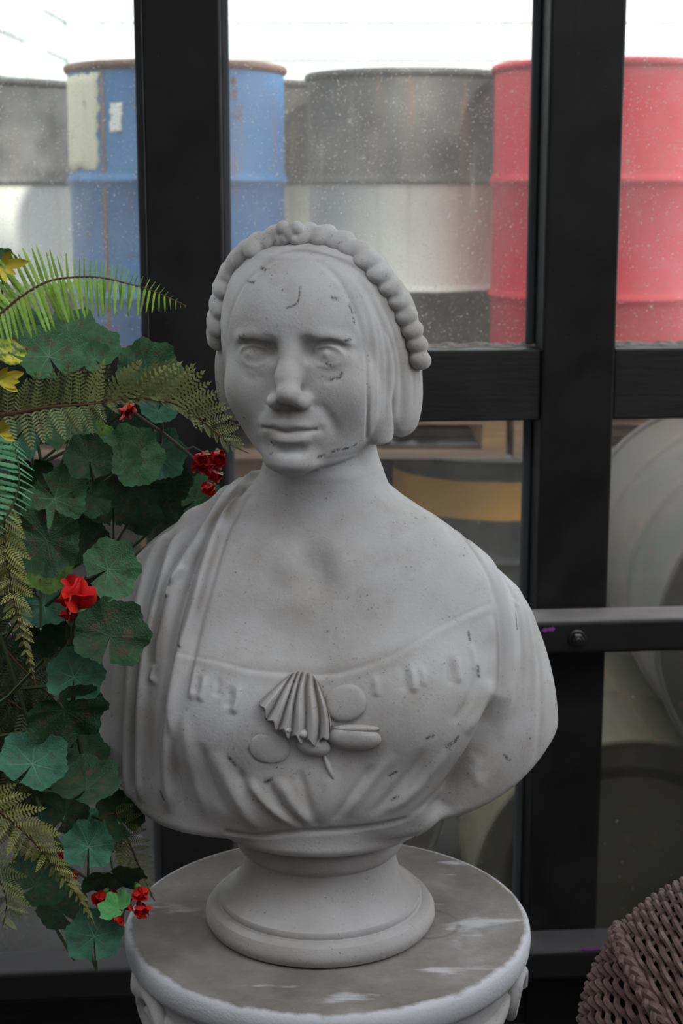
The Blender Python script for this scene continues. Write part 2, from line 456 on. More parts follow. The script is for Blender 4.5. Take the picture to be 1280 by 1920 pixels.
pix_drum(-22, 4.98, 1.845, 'black drum with a white lower band at the far left', M_DBW2, None, None, UP)
pix_drum(470, 5.06, 1.835, 'dark drum half hidden behind the blue drum', M_DBW, M_DBW, None, UP)
pix_drum(1475, 4.72, 1.845, 'second red drum behind the right end of the red one', M_DRED, M_LIDLIGHT, None, UP)
# lower row, standing on the ground
GR = 'drums standing on the ground'
def gdrum(px, Yc, *a): return drum((at(px, 900, Yc).x, Yc, .0), *a)
gdrum(925, 4.40, 'black drum with a gold band and pale lid, right of the neck', M_DGOLD, M_LIDLIGHT, M_LIDLIGHT, GR)
gdrum(455, 4.42, 'brown rusty drum left of the neck', M_DBROWN, M_RUST, None, GR)
gdrum(120, 4.70, 'near-black drum on the ground behind the geranium', M_DDARK, None, None, GR)
gdrum(665, 5.02, 'dark drum on the ground half hidden beside the neck', M_DDARK, None, None, GR)
gdrum(1285, 4.64, 'olive drum on the ground beyond the right pane', M_DOLIVE, None, None, GR)
# drums lying on their sides, ends towards the window
LY = 'drums lying on their sides'
lay = (math.pi/2, 0, 0)      # drum's bottom end faces the porch, axis runs away
def lying(x, y, z, *a, rz=0.0, **k):
    return drum((x, y, z), *a, rot=(-math.pi/2, 0, rz), **k)
pB = at(1180, 1712, 2.74)
lying(pB.x, 2.74, DR, 'dark green drum lying on the ground, its ringed end low behind the right post', M_DOLIVE, M_DDARK, M_DOLIVE, LY, bungs=True)
lying(pB.x+2*DR+.002, 2.70, DR, 'dark drum lying on the ground at the right edge', M_DOLIVE, M_DDARK, M_DGREY, LY)
lying(pB.x+DR, 2.62, DR+math.sqrt(3)*DR+.006, 'grey drum lying on top of two others at the right edge', M_DGREY, M_DDARK, M_DGREY, LY)
lying(pB.x-.60, 3.20, DR, 'olive drum lying on the ground behind the pedestal', M_DOLIVE, M_DOLIVE, M_DOLIVE, LY)
# pallets bridging the lower drums
def m_wood():
    m = mat('pallet_wood', rough=.8); n = NT(m); v = n.coord()
    g = n.noise(n.node('ShaderNodeMapping', {0: v, 3: (3, 40, 40)}).outputs[0], 1.0, 5)
    rnd = n.node('ShaderNodeObjectInfo').outputs['Random']
    n.base(n.mix(rnd, n.ramp(g, [(.3, (.20, .10, .05)), (.7, (.42, .24, .10))]), n.ramp(g, [(.3, (.16, .12, .10)), (.7, (.34, .24, .18))]))); n.bump(g, .3, .004); return m
M_WOODP = m_wood()
for k, (x0, x1, lab) in enumerate(((-1.42, -.52, 'wooden pallet under the drums at the far left'), (-.50, .42, 'wooden pallet under the blue drum, behind the head'), (.44, 1.50, 'wooden pallet under the red drum'))):
    y0, y1 = 4.04, 5.34
    po = empty('pallet', ((x0+x1)/2, (y0+y1)/2, .8815)); tag(po, lab, 'pallet', 'pallets between the drum layers')
    for j in range(9):
        yy = y0+(y1-y0-.10)*j/8
        MB().box((x0, yy, .970), (x1, yy+.10, .9915)).build('deck_board', M_WOODP, po, smooth=False)
    for xx in (x0, (x0+x1)/2-.03, x1-.06):
        MB().box((xx, y0, .902), (xx+.06, y1, .970)).build('bearer', M_WOODP, po, smooth=False)
    for j in range(4):
        yy = y0+(y1-y0-.10)*j/3
        MB().box((x0, yy, .8815), (x1, yy+.10, .902)).build('bottom_board', M_WOODP, po, smooth=False)
# ================================================================== THE BUST
def m_stone(name='weathered_white_stone', soil=0.0):
    m = mat(name, rough=.85, spec=.25); n = NT(m); v = n.coord()
    a = n.noise(v, 7, 6, .6); b = n.noise(v, 30, 5, .6); f = n.noise(v, 420, 2, .6); g = n.noise(v, 130, 4, .6)
    base = n.ramp(a, [(.30, (.315, .296, .275)), (.50, (.415, .405, .400)), (.70, (.475, .475, .492))])
    base = n.mix(n.maprange(b, .50, .75, 0, .50), base, (.31, .285, .255))
    pits = n.maprange(n.noise(v, 260, 3, .7), .62, .72, 0, .85)
    base = n.mix(n.math('MULTIPLY', pits, n.maprange(b, .42, .6)), base, (.075, .068, .062))
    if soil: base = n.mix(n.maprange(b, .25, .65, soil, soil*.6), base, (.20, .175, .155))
    base = n.mix(n.attr('dirt'), base, (.17, .135, .105))
    chipn = n.math('MULTIPLY', n.attr('chip'), n.maprange(n.noise(v, 330, 3, .7), .36, .52))
    base = n.mix(chipn, base, (.030, .034, .038))
    n.base(base)
    h = n.math('ADD', n.math('MULTIPLY', f, .5), g)
    n.bump(n.math('SUBTRACT', h, n.math('MULTIPLY', chipn, 1.5)), .30, .0016); return m
M_STONE = m_stone(); M_SOCLE = m_stone('soiled_dimmed_stone', .45)  # socle: soiled stone, tinted darker as well for light falling off downwards

# ---------- small signed-distance toolkit (numpy, points are N x 3)
def v3(p): return np.array(p, dtype=np.float64)
def smin(a, b, k):
    h = np.clip(.5+.5*(b-a)/k, 0, 1); return b*(1-h)+a*h-k*h*(1-h)
def smax(a, b, k): return -smin(-a, -b, k)
def ell(P, c, r, R=None):
    q = P-v3(c)
    if R is not None: q = q @ R
    k0 = np.sqrt(((q/v3(r))**2).sum(1)); k1 = np.sqrt(((q/v3(r)**2)**2).sum(1))+1e-9
    return k0*(k0-1)/k1
def cone(P, a, b, ra, rb):
    a = v3(a); b = v3(b); ab = b-a; t = np.clip(((P-a)@ab)/(ab@ab), 0, 1)
    return np.sqrt(((P-a-t[:, None]*ab)**2).sum(1)) - (ra+(rb-ra)*t)
def crom(xs, ys, n=200):
    """smooth resampling of a control table"""
    xs = np.array(xs, float); ys = np.array(ys, float)
    o = np.argsort(xs); xs = xs[o]; ys = ys[o]
    m = np.gradient(ys, xs); q = np.linspace(xs[0], xs[-1], n)
    i = np.clip(np.searchsorted(xs, q)-1, 0, len(xs)-2); h = xs[i+1]-xs[i]; t = (q-xs[i])/h
    y = (2*t**3-3*t**2+1)*ys[i]+(t**3-2*t**2+t)*h*m[i]+(-2*t**3+3*t**2)*ys[i+1]+(t**3-t**2)*h*m[i+1]
    return lambda z: np.interp(z, q, y)

BY = 1.60                                   # bust axis distance
TH = math.radians(16.0)                     # head turned towards the plants
HO = np.array(at(596, 662, BY)); HO[2] = 1.402
HR = np.array([math.cos(TH), -math.sin(TH), 0]); HF = np.array([-math.sin(TH), -math.cos(TH), 0]); HU = np.array([0, 0, 1.])
HB = np.stack([HR, HF, HU], 1)
def hloc(P): return (P-HO) @ HB
def hl(px, py, lf):
    """head-local point on a sight line at forward distance lf"""
    e = hloc(np.array(EYE)[None])[0]; d = np.array(ray(px, py)) @ HB
    return e + d*((lf-e[1])/d[1])

# ---------- head
zt = [.085, .065, .045, .028, .014, 0, -.015, -.03, -.05, -.07, -.088, -.102, -.112, -.118]
fw = crom(zt, [.060, .070, .076, .080, .081, .081, .081, .081, .081, .0775, .066, .052, .037, .017])
ff = crom(zt, [.074, .088, .097, .101, .100, .096, .094, .0945, .095, .0955, .0945, .0945, .089, .070])
eL = hl(478, 663, .092); eR = hl(612, 666, .092)
# nose, from photo pixels
nb0 = hl(545, 634, .094); nm = hl(540, 706, .1045); nb1 = hl(541, 675, .109); nt = hl(538, 742, .118); nwL = hl(515, 751, .103); nwR = hl(566, 752, .103)
def head_sdf(P):
    L = hloc(P); lx, lf, lz = L[:, 0], L[:, 1], L[:, 2]
    z = np.clip(lz, -.118, .085)
    w = fw(z); d = np.where(lf > 0, ff(z), .075)
    n = 2.25
    q = ((np.abs(lx)/w)**n+(np.abs(lf)/d)**n)**(1/n)
    s = (q-1)*np.minimum(w, d)*.9
    over = np.maximum(lz-.085, -.118-lz)
    s = np.where(over > 0, np.sqrt(np.maximum(s, 0)**2+over**2), s)
    s = np.where((over > 0) & (s <= 0), over, s)
    cr = ell(L, (-.007, .000, .024), (.088, .098, .0915))
    s = smin(s, cr, .018)
    # eye sockets and balls
    for e, sx in ((eL, -1), (eR, 1)):
        s = smax(s, -ell(L, (e[0], .107, e[2]+.002), (.0235, .0185, .0150)), .009)
        s = smax(s, -ell(L, (e[0]-sx*.016, .109, e[2]+.004), (.011, .020, .012)), .008)
        s = smin(s, ell(L, (e[0]+sx*.001, .0735, e[2]-.002), (.0205, .0185, .0165)), .003)
    # cheeks, chin, muzzle
    for sx in (-1, 1):
        s = smin(s, ell(L, (sx*.046, .064, -.036), (.026, .026, .028)), .022)
    s = smin(s, ell(L, (0, .080, -.070), (.030, .022, .020)), .016)
    s = smin(s, ell(L, (-.003, .084, -.104), (.023, .017, .014)), .014)
    # nose
    s = smin(s, cone(L, nb0, nm, .0070, .0108), .008)
    s = smin(s, cone(L, nm, nt+np.array([0, -.005, .003]), .0108, .0104), .008)
    s = smin(s, ell(L, nt+np.array([0, -.003, .001]), (.0104, .0104, .0082)), .006)
    for wg in (nwL, nwR):
        s = smin(s, ell(L, wg, (.0074, .0125, .0076)), .007)
    for sx, wg in ((-1, nwL), (1, nwR)):
        s = smax(s, -ell(L, (wg[0]*.62+nt[0]*.38, .1125, wg[2]-.0085), (.0052, .0065, .0042)), .003)
    # hair masses over the temples and ears
    hr = ell(L, (.056, .004, .010), (.033, .060, .076))
    lo1 = smax(ell(L, (.0655, .012, -.045), (.0200, .028, .066)), -.0960-lz, .006)
    lo2 = smax(ell(L, (.0790, -.022, -.050), (.0225, .032, .052)), -.0950-lz, .014)
    hr = smin(hr, smin(lo1, lo2, .007), .014)
    hr = smin(hr, ell(L, (.068, -.024, .005), (.029, .042, .055)), .016)
    s = smin(s, hr, .004)
    hlft = ell(L, (-.062, .002, .010), (.033, .058, .075))
    hlft = smin(hlft, ell(L, (-.0900, -.008, -.030), (.0190, .036, .052)), .012)
    s = smin(s, hlft, .005)
    return s
# ---------- torso: outline read off the photograph as a table of sections
sil = [(880, 515, 690), (905, 470, 716), (925, 425, 748), (945, 392, 778), (970, 350, 818), (1000, 302, 860), (1040, 258, 905), (1080, 230, 946), (1120, 214, 982),
       (1180, 201, 1010), (1240, 194, 1029), (1320, 190, 1042), (1400, 191, 1042), (1450, 195, 1038), (1560, 200, 1030)]
tz = [at(600, p[0], 1.615).z for p in sil]
txl = [at(p[1], p[0], 1.615).x for p in sil]; txr = [at(p[2], p[0], 1.615).x for p in sil]
t_l = crom(tz, txl, 400); t_r = crom(tz, txr, 400)
t_f = crom([.87, .93, .97, 1.02, 1.08, 1.13, 1.18, 1.22, 1.25, 1.30], [.106, .112, .122, .126, .117, .104, .088, .071, .058, .05])
t_b = crom([.87, .95, 1.05, 1.15, 1.2, 1.25, 1.30], [.085, .09, .095, .09, .08, .066, .055])
TZ0, TZ1 = min(tz), max(tz)
cutp = [(120, 1420), (190, 1462), (212, 1478), (240, 1505), (270, 1532), (305, 1546), (345, 1553), (395, 1556), (440, 1556), (600, 1556), (780, 1550), (800, 1540), (822, 1524), (855, 1518), (890, 1508), (925, 1494), (960, 1476), (1000, 1448), (1030, 1424), (1080, 1390)]
cx_ = np.array([at(a, b, 1.54).x for a, b in cutp]); cz_ = np.array([at(a, b, 1.54).z for a, b in cutp])
NECK0 = np.array(at(603, 830, 1.615)); NECK1 = np.array(at(602, 1000, 1.615))
BCX = at(600, 1560, BY).x
def torso_sdf(P):
    x, y, z0 = P[:, 0], P[:, 1], P[:, 2]
    z = np.clip(z0, TZ0, TZ1)
    xl = t_l(z); xr = t_r(z); c = (xl+xr)/2; w = (xr-xl)/2
    dy = y-1.612; d = np.where(dy < 0, t_f(z), t_b(z)); n = 2.35
    q = ((np.abs(x-c)/w)**n+(np.abs(dy)/d)**n)**(1/n)
    s = (q-1)*np.minimum(w, d)*.85
    over = np.maximum(z0-TZ1, TZ0-z0)
    s = np.where(over > 0, np.sqrt(np.maximum(s, 0)**2+over**2), s); s = np.where((over > 0) & (s <= 0), over, s)
    # bosom
    bl = np.array(at(455, 1345, 1.50)); br = np.array(at(745, 1335, 1.50))
    s = smin(s, ell(P, bl+np.array([0, .035, 0]), (.075, .055, .062)), .045)
    s = smin(s, ell(P, br+np.array([0, .035, 0]), (.075, .055, .062)), .045)
    s = smin(s, ell(P, np.array(at(600, 1470, 1.53)), (.105, .045, .045)), .035)
    # collar bones and the notch of the throat
    for a, b, r in ((at(640, 1060, 1.545), at(800, 1005, 1.585), .010), (at(540, 1060, 1.545), at(430, 1010, 1.590), .010)):
        s = smin(s, cone(P, a, b, r, r*.8), .022)
    nk = cone(P, NECK0, NECK1, .0555, .0600)
    s = smin(s, nk, .030)
    for a, b in ((at(512, 930, 1.59), at(562, 1075, 1.548)), (at(690, 900, 1.60), at(628, 1075, 1.545))):
        s = smin(s, cone(P, a, b, .012, .009), .018)
    s = smax(s, -ell(P, np.array(at(592, 1072, 1.511)), (.011, .018, .020)), .022)
    # lower cut of the shoulders
    zc = np.interp(x, cx_, cz_)
    s = smax(s, (zc-z0)*.8, .010)
    # plinth band the bust grows out of
    r = np.sqrt((x-BCX)**2+((y-BY)*1.06)**2)
    bz = np.abs(z0-.924)-.014
    band = np.sqrt(np.maximum(r-.106, 0)**2+np.maximum(bz, 0)**2)-.011
    return smin(s, band, .008)
def Rz(a):
    """rotation in the picture plane (about the depth axis)"""
    c, s_ = math.cos(a), math.sin(a); return np.array([[c, 0, -s_], [0, 1, 0], [s_, 0, c]])
def at_roll(deg): return math.radians(deg)
def bust_sdf(P):
    s = torso_sdf(P); hi = P[:, 2] > 1.24
    if hi.any():
        h = head_sdf(P[hi]); s = s.copy(); s[hi] = smin(s[hi], h, .007)
    return s
def chunked(fn, P, n=400000):
    return np.concatenate([fn(P[i:i+n]) for i in range(0, len(P), n)]) if len(P) > n else fn(P)
# ---------- meshing: surface nets, subdivision, projection
def surface_nets(fn, lo, hi, h):
    ax = [np.arange(lo[i], hi[i]+h, h) for i in range(3)]
    nx, ny, nz = map(len, ax)
    G = np.stack(np.meshgrid(*ax, indexing='ij'), -1).reshape(-1, 3)
    st = 4                                   # rough pass first, full values only near the surface
    Gr = G.reshape(nx, ny, nz, 3)[::st, ::st, ::st]; rs = Gr.shape[:3]
    Vr = chunked(fn, Gr.reshape(-1, 3)).reshape(rs)
    up = Vr[np.minimum(np.arange(nx)//st, rs[0]-1)][:, np.minimum(np.arange(ny)//st, rs[1]-1)][:, :, np.minimum(np.arange(nz)//st, rs[2]-1)].ravel()
    near = np.abs(up) < h*st*2.0
    V = np.where(up < 0, -1.0, 1.0); V[near] = chunked(fn, G[near]); V = V.reshape(nx, ny, nz)
    ins = V < 0
    c8 = [ins[i:nx-1+i, j:ny-1+j, k:nz-1+k] for i in (0, 1) for j in (0, 1) for k in (0, 1)]
    cnt = sum(c.astype(np.int8) for c in c8); act = (cnt > 0) & (cnt < 8)
    idx = -np.ones(act.shape, int); cells = np.argwhere(act); idx[act] = np.arange(len(cells))
    acc = np.zeros((len(cells), 3)); num = np.zeros(len(cells))
    cor = [(i, j, k) for i in (0, 1) for j in (0, 1) for k in (0, 1)]
    ci, cj, ck = cells.T
    for a in cor:
        for b in cor:
            if sum(abs(a[t]-b[t]) for t in range(3)) != 1 or a > b: continue
            va = V[ci+a[0], cj+a[1], ck+a[2]]; vb = V[ci+b[0], cj+b[1], ck+b[2]]
            m = (va < 0) != (vb < 0)
            t = np.where(m, va/(va-vb+1e-20), 0)
            p = np.array(a)+t[:, None]*(np.array(b)-np.array(a))
            acc += np.where(m[:, None], p, 0); num += m
    verts = np.array(lo)+(cells+acc/num[:, None])*h
    quads = []
    for axd in range(3):
        o = [(1, 2), (2, 0), (0, 1)][axd]
        sh = [nx, ny, nz]
        sl0 = [slice(1, s-1) for s in sh]; sl0[axd] = slice(0, sh[axd]-1)
        sl1 = list(sl0); sl1[axd] = slice(1, sh[axd])
        A = ins[tuple(sl0)]; B = ins[tuple(sl1)]
        e = np.argwhere(A != B); flip = A[A != B]
        for t in range(3):
            if t != axd: e[:, t] += 1
        def cell(du, dv):
            q = e.copy(); q[:, o[0]] -= du; q[:, o[1]] -= dv; return idx[q[:, 0], q[:, 1], q[:, 2]]
        Q = np.stack([cell(1, 1), cell(0, 1), cell(0, 0), cell(1, 0)], 1)
        Q[~flip] = Q[~flip][:, ::-1]
        quads.append(Q)
    return verts, np.concatenate(quads)
def subdivide(V, Q):
    E = np.concatenate([Q[:, [0, 1]], Q[:, [1, 2]], Q[:, [2, 3]], Q[:, [3, 0]]]); E.sort(1)
    key = E[:, 0].astype(np.int64)*len(V)+E[:, 1]
    u, inv = np.unique(key, return_inverse=True)
    a, b = u//len(V), u % len(V)
    em = (V[a]+V[b])/2; fc = V[Q].mean(1)
    nv = len(V); ne = len(em); nq = len(Q)
    e = inv.reshape(4, nq)+nv; f = np.arange(nq)+nv+ne
    NQ = np.concatenate([np.stack([Q[:, i], e[i], f, e[i-1]], 1) for i in range(4)])
    return np.concatenate([V, em, fc]), NQ
def grad(fn, V, eps=.0006):
    f0 = chunked(fn, V); g = np.stack([chunked(fn, V+np.eye(3)[i]*eps)-f0 for i in range(3)], 1)/eps
    return f0, g
def project(fn, V, it=2, maxd=.004):
    for _ in range(it):
        f, g = grad(fn, V); gn2 = (g**2).sum(1)+1e-6
        st = g*(f/gn2)[:, None]; ln = np.sqrt((st**2).sum(1))+1e-12
        V = V - st*np.minimum(1, maxd/ln)[:, None]
    return V
def project_n(fn, V, Q, it=2, maxd=.003, eps=.0008):
    N = vnormals(V, Q)
    for _ in range(it):
        f = chunked(fn, V); d = np.maximum((chunked(fn, V+N*eps)-f)/eps, .25)
        V = V-N*np.clip(f/d, -maxd, maxd)[:, None]
    return V
def relax(V, Q, it=1, k=.5):
    for _ in range(it):
        acc = np.zeros_like(V); n = np.zeros(len(V))
        for i in range(4):
            for j in ((i+1) % 4, (i-1) % 4):
                np.add.at(acc, Q[:, i], V[Q[:, j]]); np.add.at(n, Q[:, i], 1)
        V = V+(acc/np.maximum(n, 1)[:, None]-V)*k
    return V
def sculpt(fn, lo, hi, h, levels):
    V, Q = surface_nets(fn, lo, hi, h)
    V = project(fn, V, 2, h)
    for _ in range(levels):
        V, Q = subdivide(V, Q); V = relax(V, Q, 1, .4); V = project_n(fn, V, Q, 2, h*.5)
    return V, Q
def vnormals(V, Q):
    n = np.cross(V[Q[:, 2]]-V[Q[:, 0]], V[Q[:, 3]]-V[Q[:, 1]])
    N = np.zeros_like(V)
    for i in range(4): np.add.at(N, Q[:, i], n)
    return N/(np.linalg.norm(N, axis=1)[:, None]+1e-12)
def np_mesh(name, V, Q, attrs=None):
    me = bpy.data.meshes.new(name)
    me.vertices.add(len(V)); me.vertices.foreach_set('co', V.astype(np.float32).ravel())
    me.loops.add(Q.size); me.loops.foreach_set('vertex_index', Q.astype(np.int32).ravel())
    me.polygons.add(len(Q)); me.polygons.foreach_set('loop_start', np.arange(0, Q.size, Q.shape[1], dtype=np.int32))
    me.update(calc_edges=True)
    me.polygons.foreach_set('use_smooth', np.ones(len(Q), bool))
    for k, a in (attrs or {}).items():
        at_ = me.attributes.new(k, 'FLOAT', 'POINT'); at_.data.foreach_set('value', a.astype(np.float32))
    me.validate(); return me
# ---------- carving strokes: photo pixels are dropped on to the surface, then used as 3-D tool paths
def drop(fn, pix, y0=1.42, y1=1.74, n=56):
    R = np.array([list(ray(px, py)) for px, py in pix]); R = R/R[:, 1:2]; m = len(R); E0 = np.array(EYE)
    Ys = np.linspace(y0, y1, n)
    P = E0[None, None]+R[:, None, :]*Ys[None, :, None]
    f = chunked(fn, P.reshape(-1, 3)).reshape(m, n)
    hit = (f < 0).any(1); k = np.where(hit, np.argmax(f < 0, 1), np.argmin(np.abs(f), 1)); r = np.arange(m)
    k0 = np.maximum(k-1, 0); a = Ys[k0].copy(); b = Ys[k].copy()
    b = np.where(hit, b, Ys[k]); a = np.where(hit, a, Ys[k])
    for _ in range(9):
        c = (a+b)/2; fc = fn(E0+R*c[:, None]); ins = fc < 0
        b = np.where(hit & ins, c, b); a = np.where(hit & ~ins, c, a)
    return E0+R*((a+b)/2)[:, None]
def resample(pix, step=14):
    pix = [np.array(p, float) for p in pix]; out = []
    n = len(pix)
    for i in range(n-1):
        p0 = pix[max(i-1, 0)]; p1 = pix[i]; p2 = pix[i+1]; p3 = pix[min(i+2, n-1)]
        m = max(1, int(np.linalg.norm(p2[:2]-p1[:2])/step))
        for j in range(m):
            t = j/m
            out.append(.5*((2*p1)+(p2-p0)*t+(2*p0-5*p1+4*p2-p3)*t*t+(3*p1-p0-3*p2+p3)*t**3))
    out.append(pix[-1]); return np.array(out)
class Carver:
    def __init__(s, fn, V, N): s.fn = fn; s.V = V; s.N = N; s.D = np.zeros(len(V)); s.A = {}
    def _dist(s, path, R):
        lo = path.min(0)-R; hi = path.max(0)+R
        m = np.where(((s.V > lo) & (s.V < hi)).all(1))[0]
        if not len(m): return m, None, None
        P = s.V[m]; best = np.full(len(m), 1e9); par = np.zeros(len(m)); n = len(path)-1
        for i in range(n):
            a = path[i]; ab = path[i+1]-a; L = ab@ab+1e-12
            t = np.clip((P-a)@ab/L, 0, 1); d = ((P-a-t[:, None]*ab)**2).sum(1)
            u = d < best; best[u] = d[u]; par[u] = (i+t[u])/n
        k = best < R*R
        return m[k], np.sqrt(best[k]), par[k]
    def stroke(s, pix, w, h, taper=(.3, .3), sharp=2.0, attr=None, step=14, wiggle=0):
        """w: tool half width in mm, h: height in mm (negative cuts in)"""
        path = drop(s.fn, resample(pix, step)); w = w*.001
        m, d, t = s._dist(path, w*2.6)
        if not len(m): return
        e = np.ones(len(m))
        if taper[0] > 0: e *= np.clip(t/taper[0], 0, 1)
        if taper[1] > 0: e *= np.clip((1-t)/taper[1], 0, 1)
        e = e*e*(3-2*e)
        g = np.exp(-(d/w)**sharp)*e
        if attr:
            a = s.A.setdefault(attr, np.zeros(len(s.V))); a[m] = np.maximum(a[m], np.clip(g*h, 0, 1))
        else: s.D[m] += g*h*.001
    def blob(s, pix, w, h, attr=None):
        c = drop(s.fn, [pix])[0]; w = np.array(w if hasattr(w, '__len__') else (w, w, w))*.001
        d = (((s.V-c)/w)**2).sum(1); m = np.where(d < 6)[0]
        g = np.exp(-d[m])
        if attr:
            a = s.A.setdefault(attr, np.zeros(len(s.V))); a[m] = np.maximum(a[m], np.clip(g*h, 0, 1))
        else: s.D[m] += g*h*.001
    def result(s): return s.V+s.N*s.D[:, None]
BUST_LO = (-.285, 1.43, .885); BUST_HI = (.245, 1.775, 1.545)
BV, BQ = sculpt(bust_sdf, BUST_LO, BUST_HI, .0052, 2)
BN = vnormals(BV, BQ)
C = Carver(bust_sdf, BV, BN)
# --- face
C.stroke([(446, 664), (458, 651), (475, 646), (495, 651), (514, 667)], 2.2, 2.5)          # lids
C.stroke([(450, 669), (462, 683), (480, 688), (498, 681), (510, 669)], 2.4, .9)
C.stroke([(445, 655), (460, 640), (480, 636), (500, 642), (516, 657)], 2.2, -1.8)
C.stroke([(582, 666), (596, 651), (614, 648), (632, 655), (650, 671)], 2.2, 2.5)
C.stroke([(586, 671), (598, 685), (615, 689), (632, 682), (646, 673)], 2.4, .9)
C.stroke([(582, 656), (598, 640), (616, 637), (636, 644), (653, 662)], 2.2, -1.8)
C.blob((466, 663), (3.4, 3, 3.4), 1.7); C.blob((610, 664), (3.4, 3, 3.4), 1.7)
C.stroke([(434, 640), (455, 630), (480, 629), (505, 634), (522, 645)], 6.2, 3.4)           # brows
C.stroke([(566, 642), (590, 631), (615, 630), (645, 638), (670, 657)], 6.2, 3.4)
C.stroke([(440, 646), (470, 638), (500, 640), (515, 648)], 3.0, -1.2)
C.stroke([(575, 645), (600, 638), (630, 641), (658, 656)], 3.0, -1.0)
C.stroke([(486, 802), (510, 804), (536, 811), (560, 807), (580, 808), (598, 806)], 1.9, -3.6, (.08, .08))  # mouth
C.stroke([(492, 797), (515, 793), (530, 797), (545, 795), (568, 797), (590, 801)], 4.0, 2.2)
C.stroke([(502, 817), (530, 824), (560, 824), (590, 817)], 5.8, 4.4)
C.stroke([(510, 842), (535, 848), (560, 847), (582, 840)], 5.0, -2.6)
C.blob((484, 803), 4.5, -1.6); C.blob((600, 806), 4.5, -1.6)
C.stroke([(538, 770), (538, 790)], 3.2, -1.0, (.2, .2))                                     # philtrum
C.stroke([(500, 752), (486, 775), (476, 800)], 4.5, -1.2)                                   # folds beside the mouth
C.stroke([(590, 752), (612, 775), (628, 806), (632, 830)], 5.0, -1.6)
C.stroke([(450, 700), (475, 712), (500, 704)], 4.0, -.8); C.stroke([(590, 706), (615, 716), (645, 706)], 4.0, -.8)
C.stroke([(505, 745), (500, 758), (508, 766)], 2.2, -1.4); C.stroke([(586, 748), (590, 760), (583, 768)], 2.2, -1.2)
C.blob((560, 866), (14, 14, 10), 1.6)
# --- hair: parting line, strands swept over the temples, edge against the cheek
C.stroke([(545, 478), (520, 487), (480, 510), (450, 545), (432, 590), (425, 640)], 3.0, -1.1)
C.stroke([(575, 480), (610, 500), (640, 530), (662, 575), (676, 620), (684, 660)], 3.6, -1.6)
C.stroke([(684, 650), (689, 700), (690, 760), (688, 828)], 2.6, -2.2, (.3, .05))
C.stroke([(412, 600), (406, 650), (410, 700), (420, 750)], 3.0, -1.6)
for k, pts in enumerate([[(660, 505), (700, 570), (722, 640), (726, 720), (718, 810)], [(690, 530), (730, 600), (750, 680), (752, 760), (746, 800)],
                         [(640, 500), (682, 560), (702, 640), (706, 740), (702, 810)], [(745, 600), (766, 660), (776, 720), (772, 780)],
                         [(710, 590), (738, 660), (741, 740), (738, 800)], [(760, 640), (785, 700), (788, 760), (780, 800)]]):
    C.stroke(pts, 3.6, (-.9, -1.1, .8, -1.0, -1.2, .8)[k])
C.stroke([(738, 720), (740, 770), (742, 822)], 3.2, -3.4, (.5, .0))
C.stroke([(400, 690), (400, 740), (408, 780)], 3, -1.2)
# --- shawl folds over the shoulder beside the plants
S = lambda p, w, h, *a: C.stroke(p, w, h*1.3, *a)
S([(488, 888), (455, 915), (425, 960), (394, 1032), (360, 1152), (337, 1239), (322, 1332), (315, 1437), (318, 1530)], 6.0, 6.0, (.02, .1))
S([(470, 925), (446, 955), (418, 1015), (385, 1130), (362, 1225), (345, 1320)], 3.5, -2.6, (.05, .2))
S([(470, 888), (430, 930), (375, 1014), (330, 1085), (307, 1182), (289, 1262)], 6.0, 6.0, (.02, .15))
S([(462, 915), (420, 960), (372, 1045), (343, 1130), (322, 1220), (304, 1320), (292, 1440)], 4.0, -5.0, (.05, .2))
S([(455, 893), (412, 935), (337, 1005), (303, 1107), (279, 1201), (268, 1295), (264, 1407), (262, 1510)], 6.0, 5.5, (.02, .08))
S([(445, 910), (390, 960), (335, 1045), (310, 1110), (292, 1190), (276, 1290), (274, 1330)], 3.6, -4.0, (.05, .2))
S([(400, 950), (330, 1000), (285, 1050), (261, 1137), (250, 1220), (244, 1320), (240, 1430), (242, 1500)], 6.5, 4.5, (.1, .06))
S([(380, 968), (310, 1030), (280, 1107), (264, 1200), (255, 1300), (250, 1400), (254, 1500)], 4.0, -3.8, (.1, .1))
S([(330, 1000), (262, 1050), (236, 1120), (222, 1220), (214, 1330), (212, 1450)], 7.0, 3.5, (.1, .06))
S([(270, 1060), (248, 1130), (236, 1220), (228, 1330), (226, 1470)], 4.0, -2.8, (.1, .06))
S([(318, 1098), (330, 1085), (352, 1062)], 3.0, 3.0); S([(317, 1100), (320, 1122)], 3, 2.5)
S([(289, 1240), (283, 1270), (300, 1285)], 3.5, 3.0); S([(300, 1300), (318, 1370), (330, 1450), (350, 1530)], 5, -3.0)
S([(345, 1330), (352, 1400), (372, 1480), (395, 1540)], 7, 3.0); S([(375, 1390), (395, 1460), (425, 1530)], 5, -2.6)
S = C.stroke
# --- gathered neckline of the dress
S([(330, 1225), (400, 1238), (470, 1256), (540, 1262), (600, 1266), (660, 1256), (740, 1226), (830, 1172), (925, 1128)], 2.2, -.8, (.03, .03))
S([(330, 1232), (400, 1246), (470, 1265), (540, 1272), (600, 1275), (660, 1265), (740, 1235), (832, 1181), (925, 1138)], 5.0, 1.1, (.03, .03))
for a, b, h in (((366, 1240), (356, 1316), 3.6), ((385, 1262), (372, 1318), 3.4), ((372, 1262), (364, 1300), -2.4), ((448, 1280), (436, 1342), 3.6), ((432, 1282), (424, 1330), -2.2),
                ((768, 1240), (776, 1302), 3.0), ((755, 1240), (757, 1300), -2.0), ((790, 1246), (794, 1290), 1.8), ((850, 1220), (860, 1284), 3.0), ((838, 1225), (846, 1290), -2.2),
                ((700, 1260), (706, 1310), 2.0), ((408, 1262), (404, 1310), -1.6), ((880, 1200), (890, 1260), 1.8)):
    S([a, ((a[0]+b[0])/2+2, (a[1]+b[1])/2), b], 3.6, h, (.45, .25))
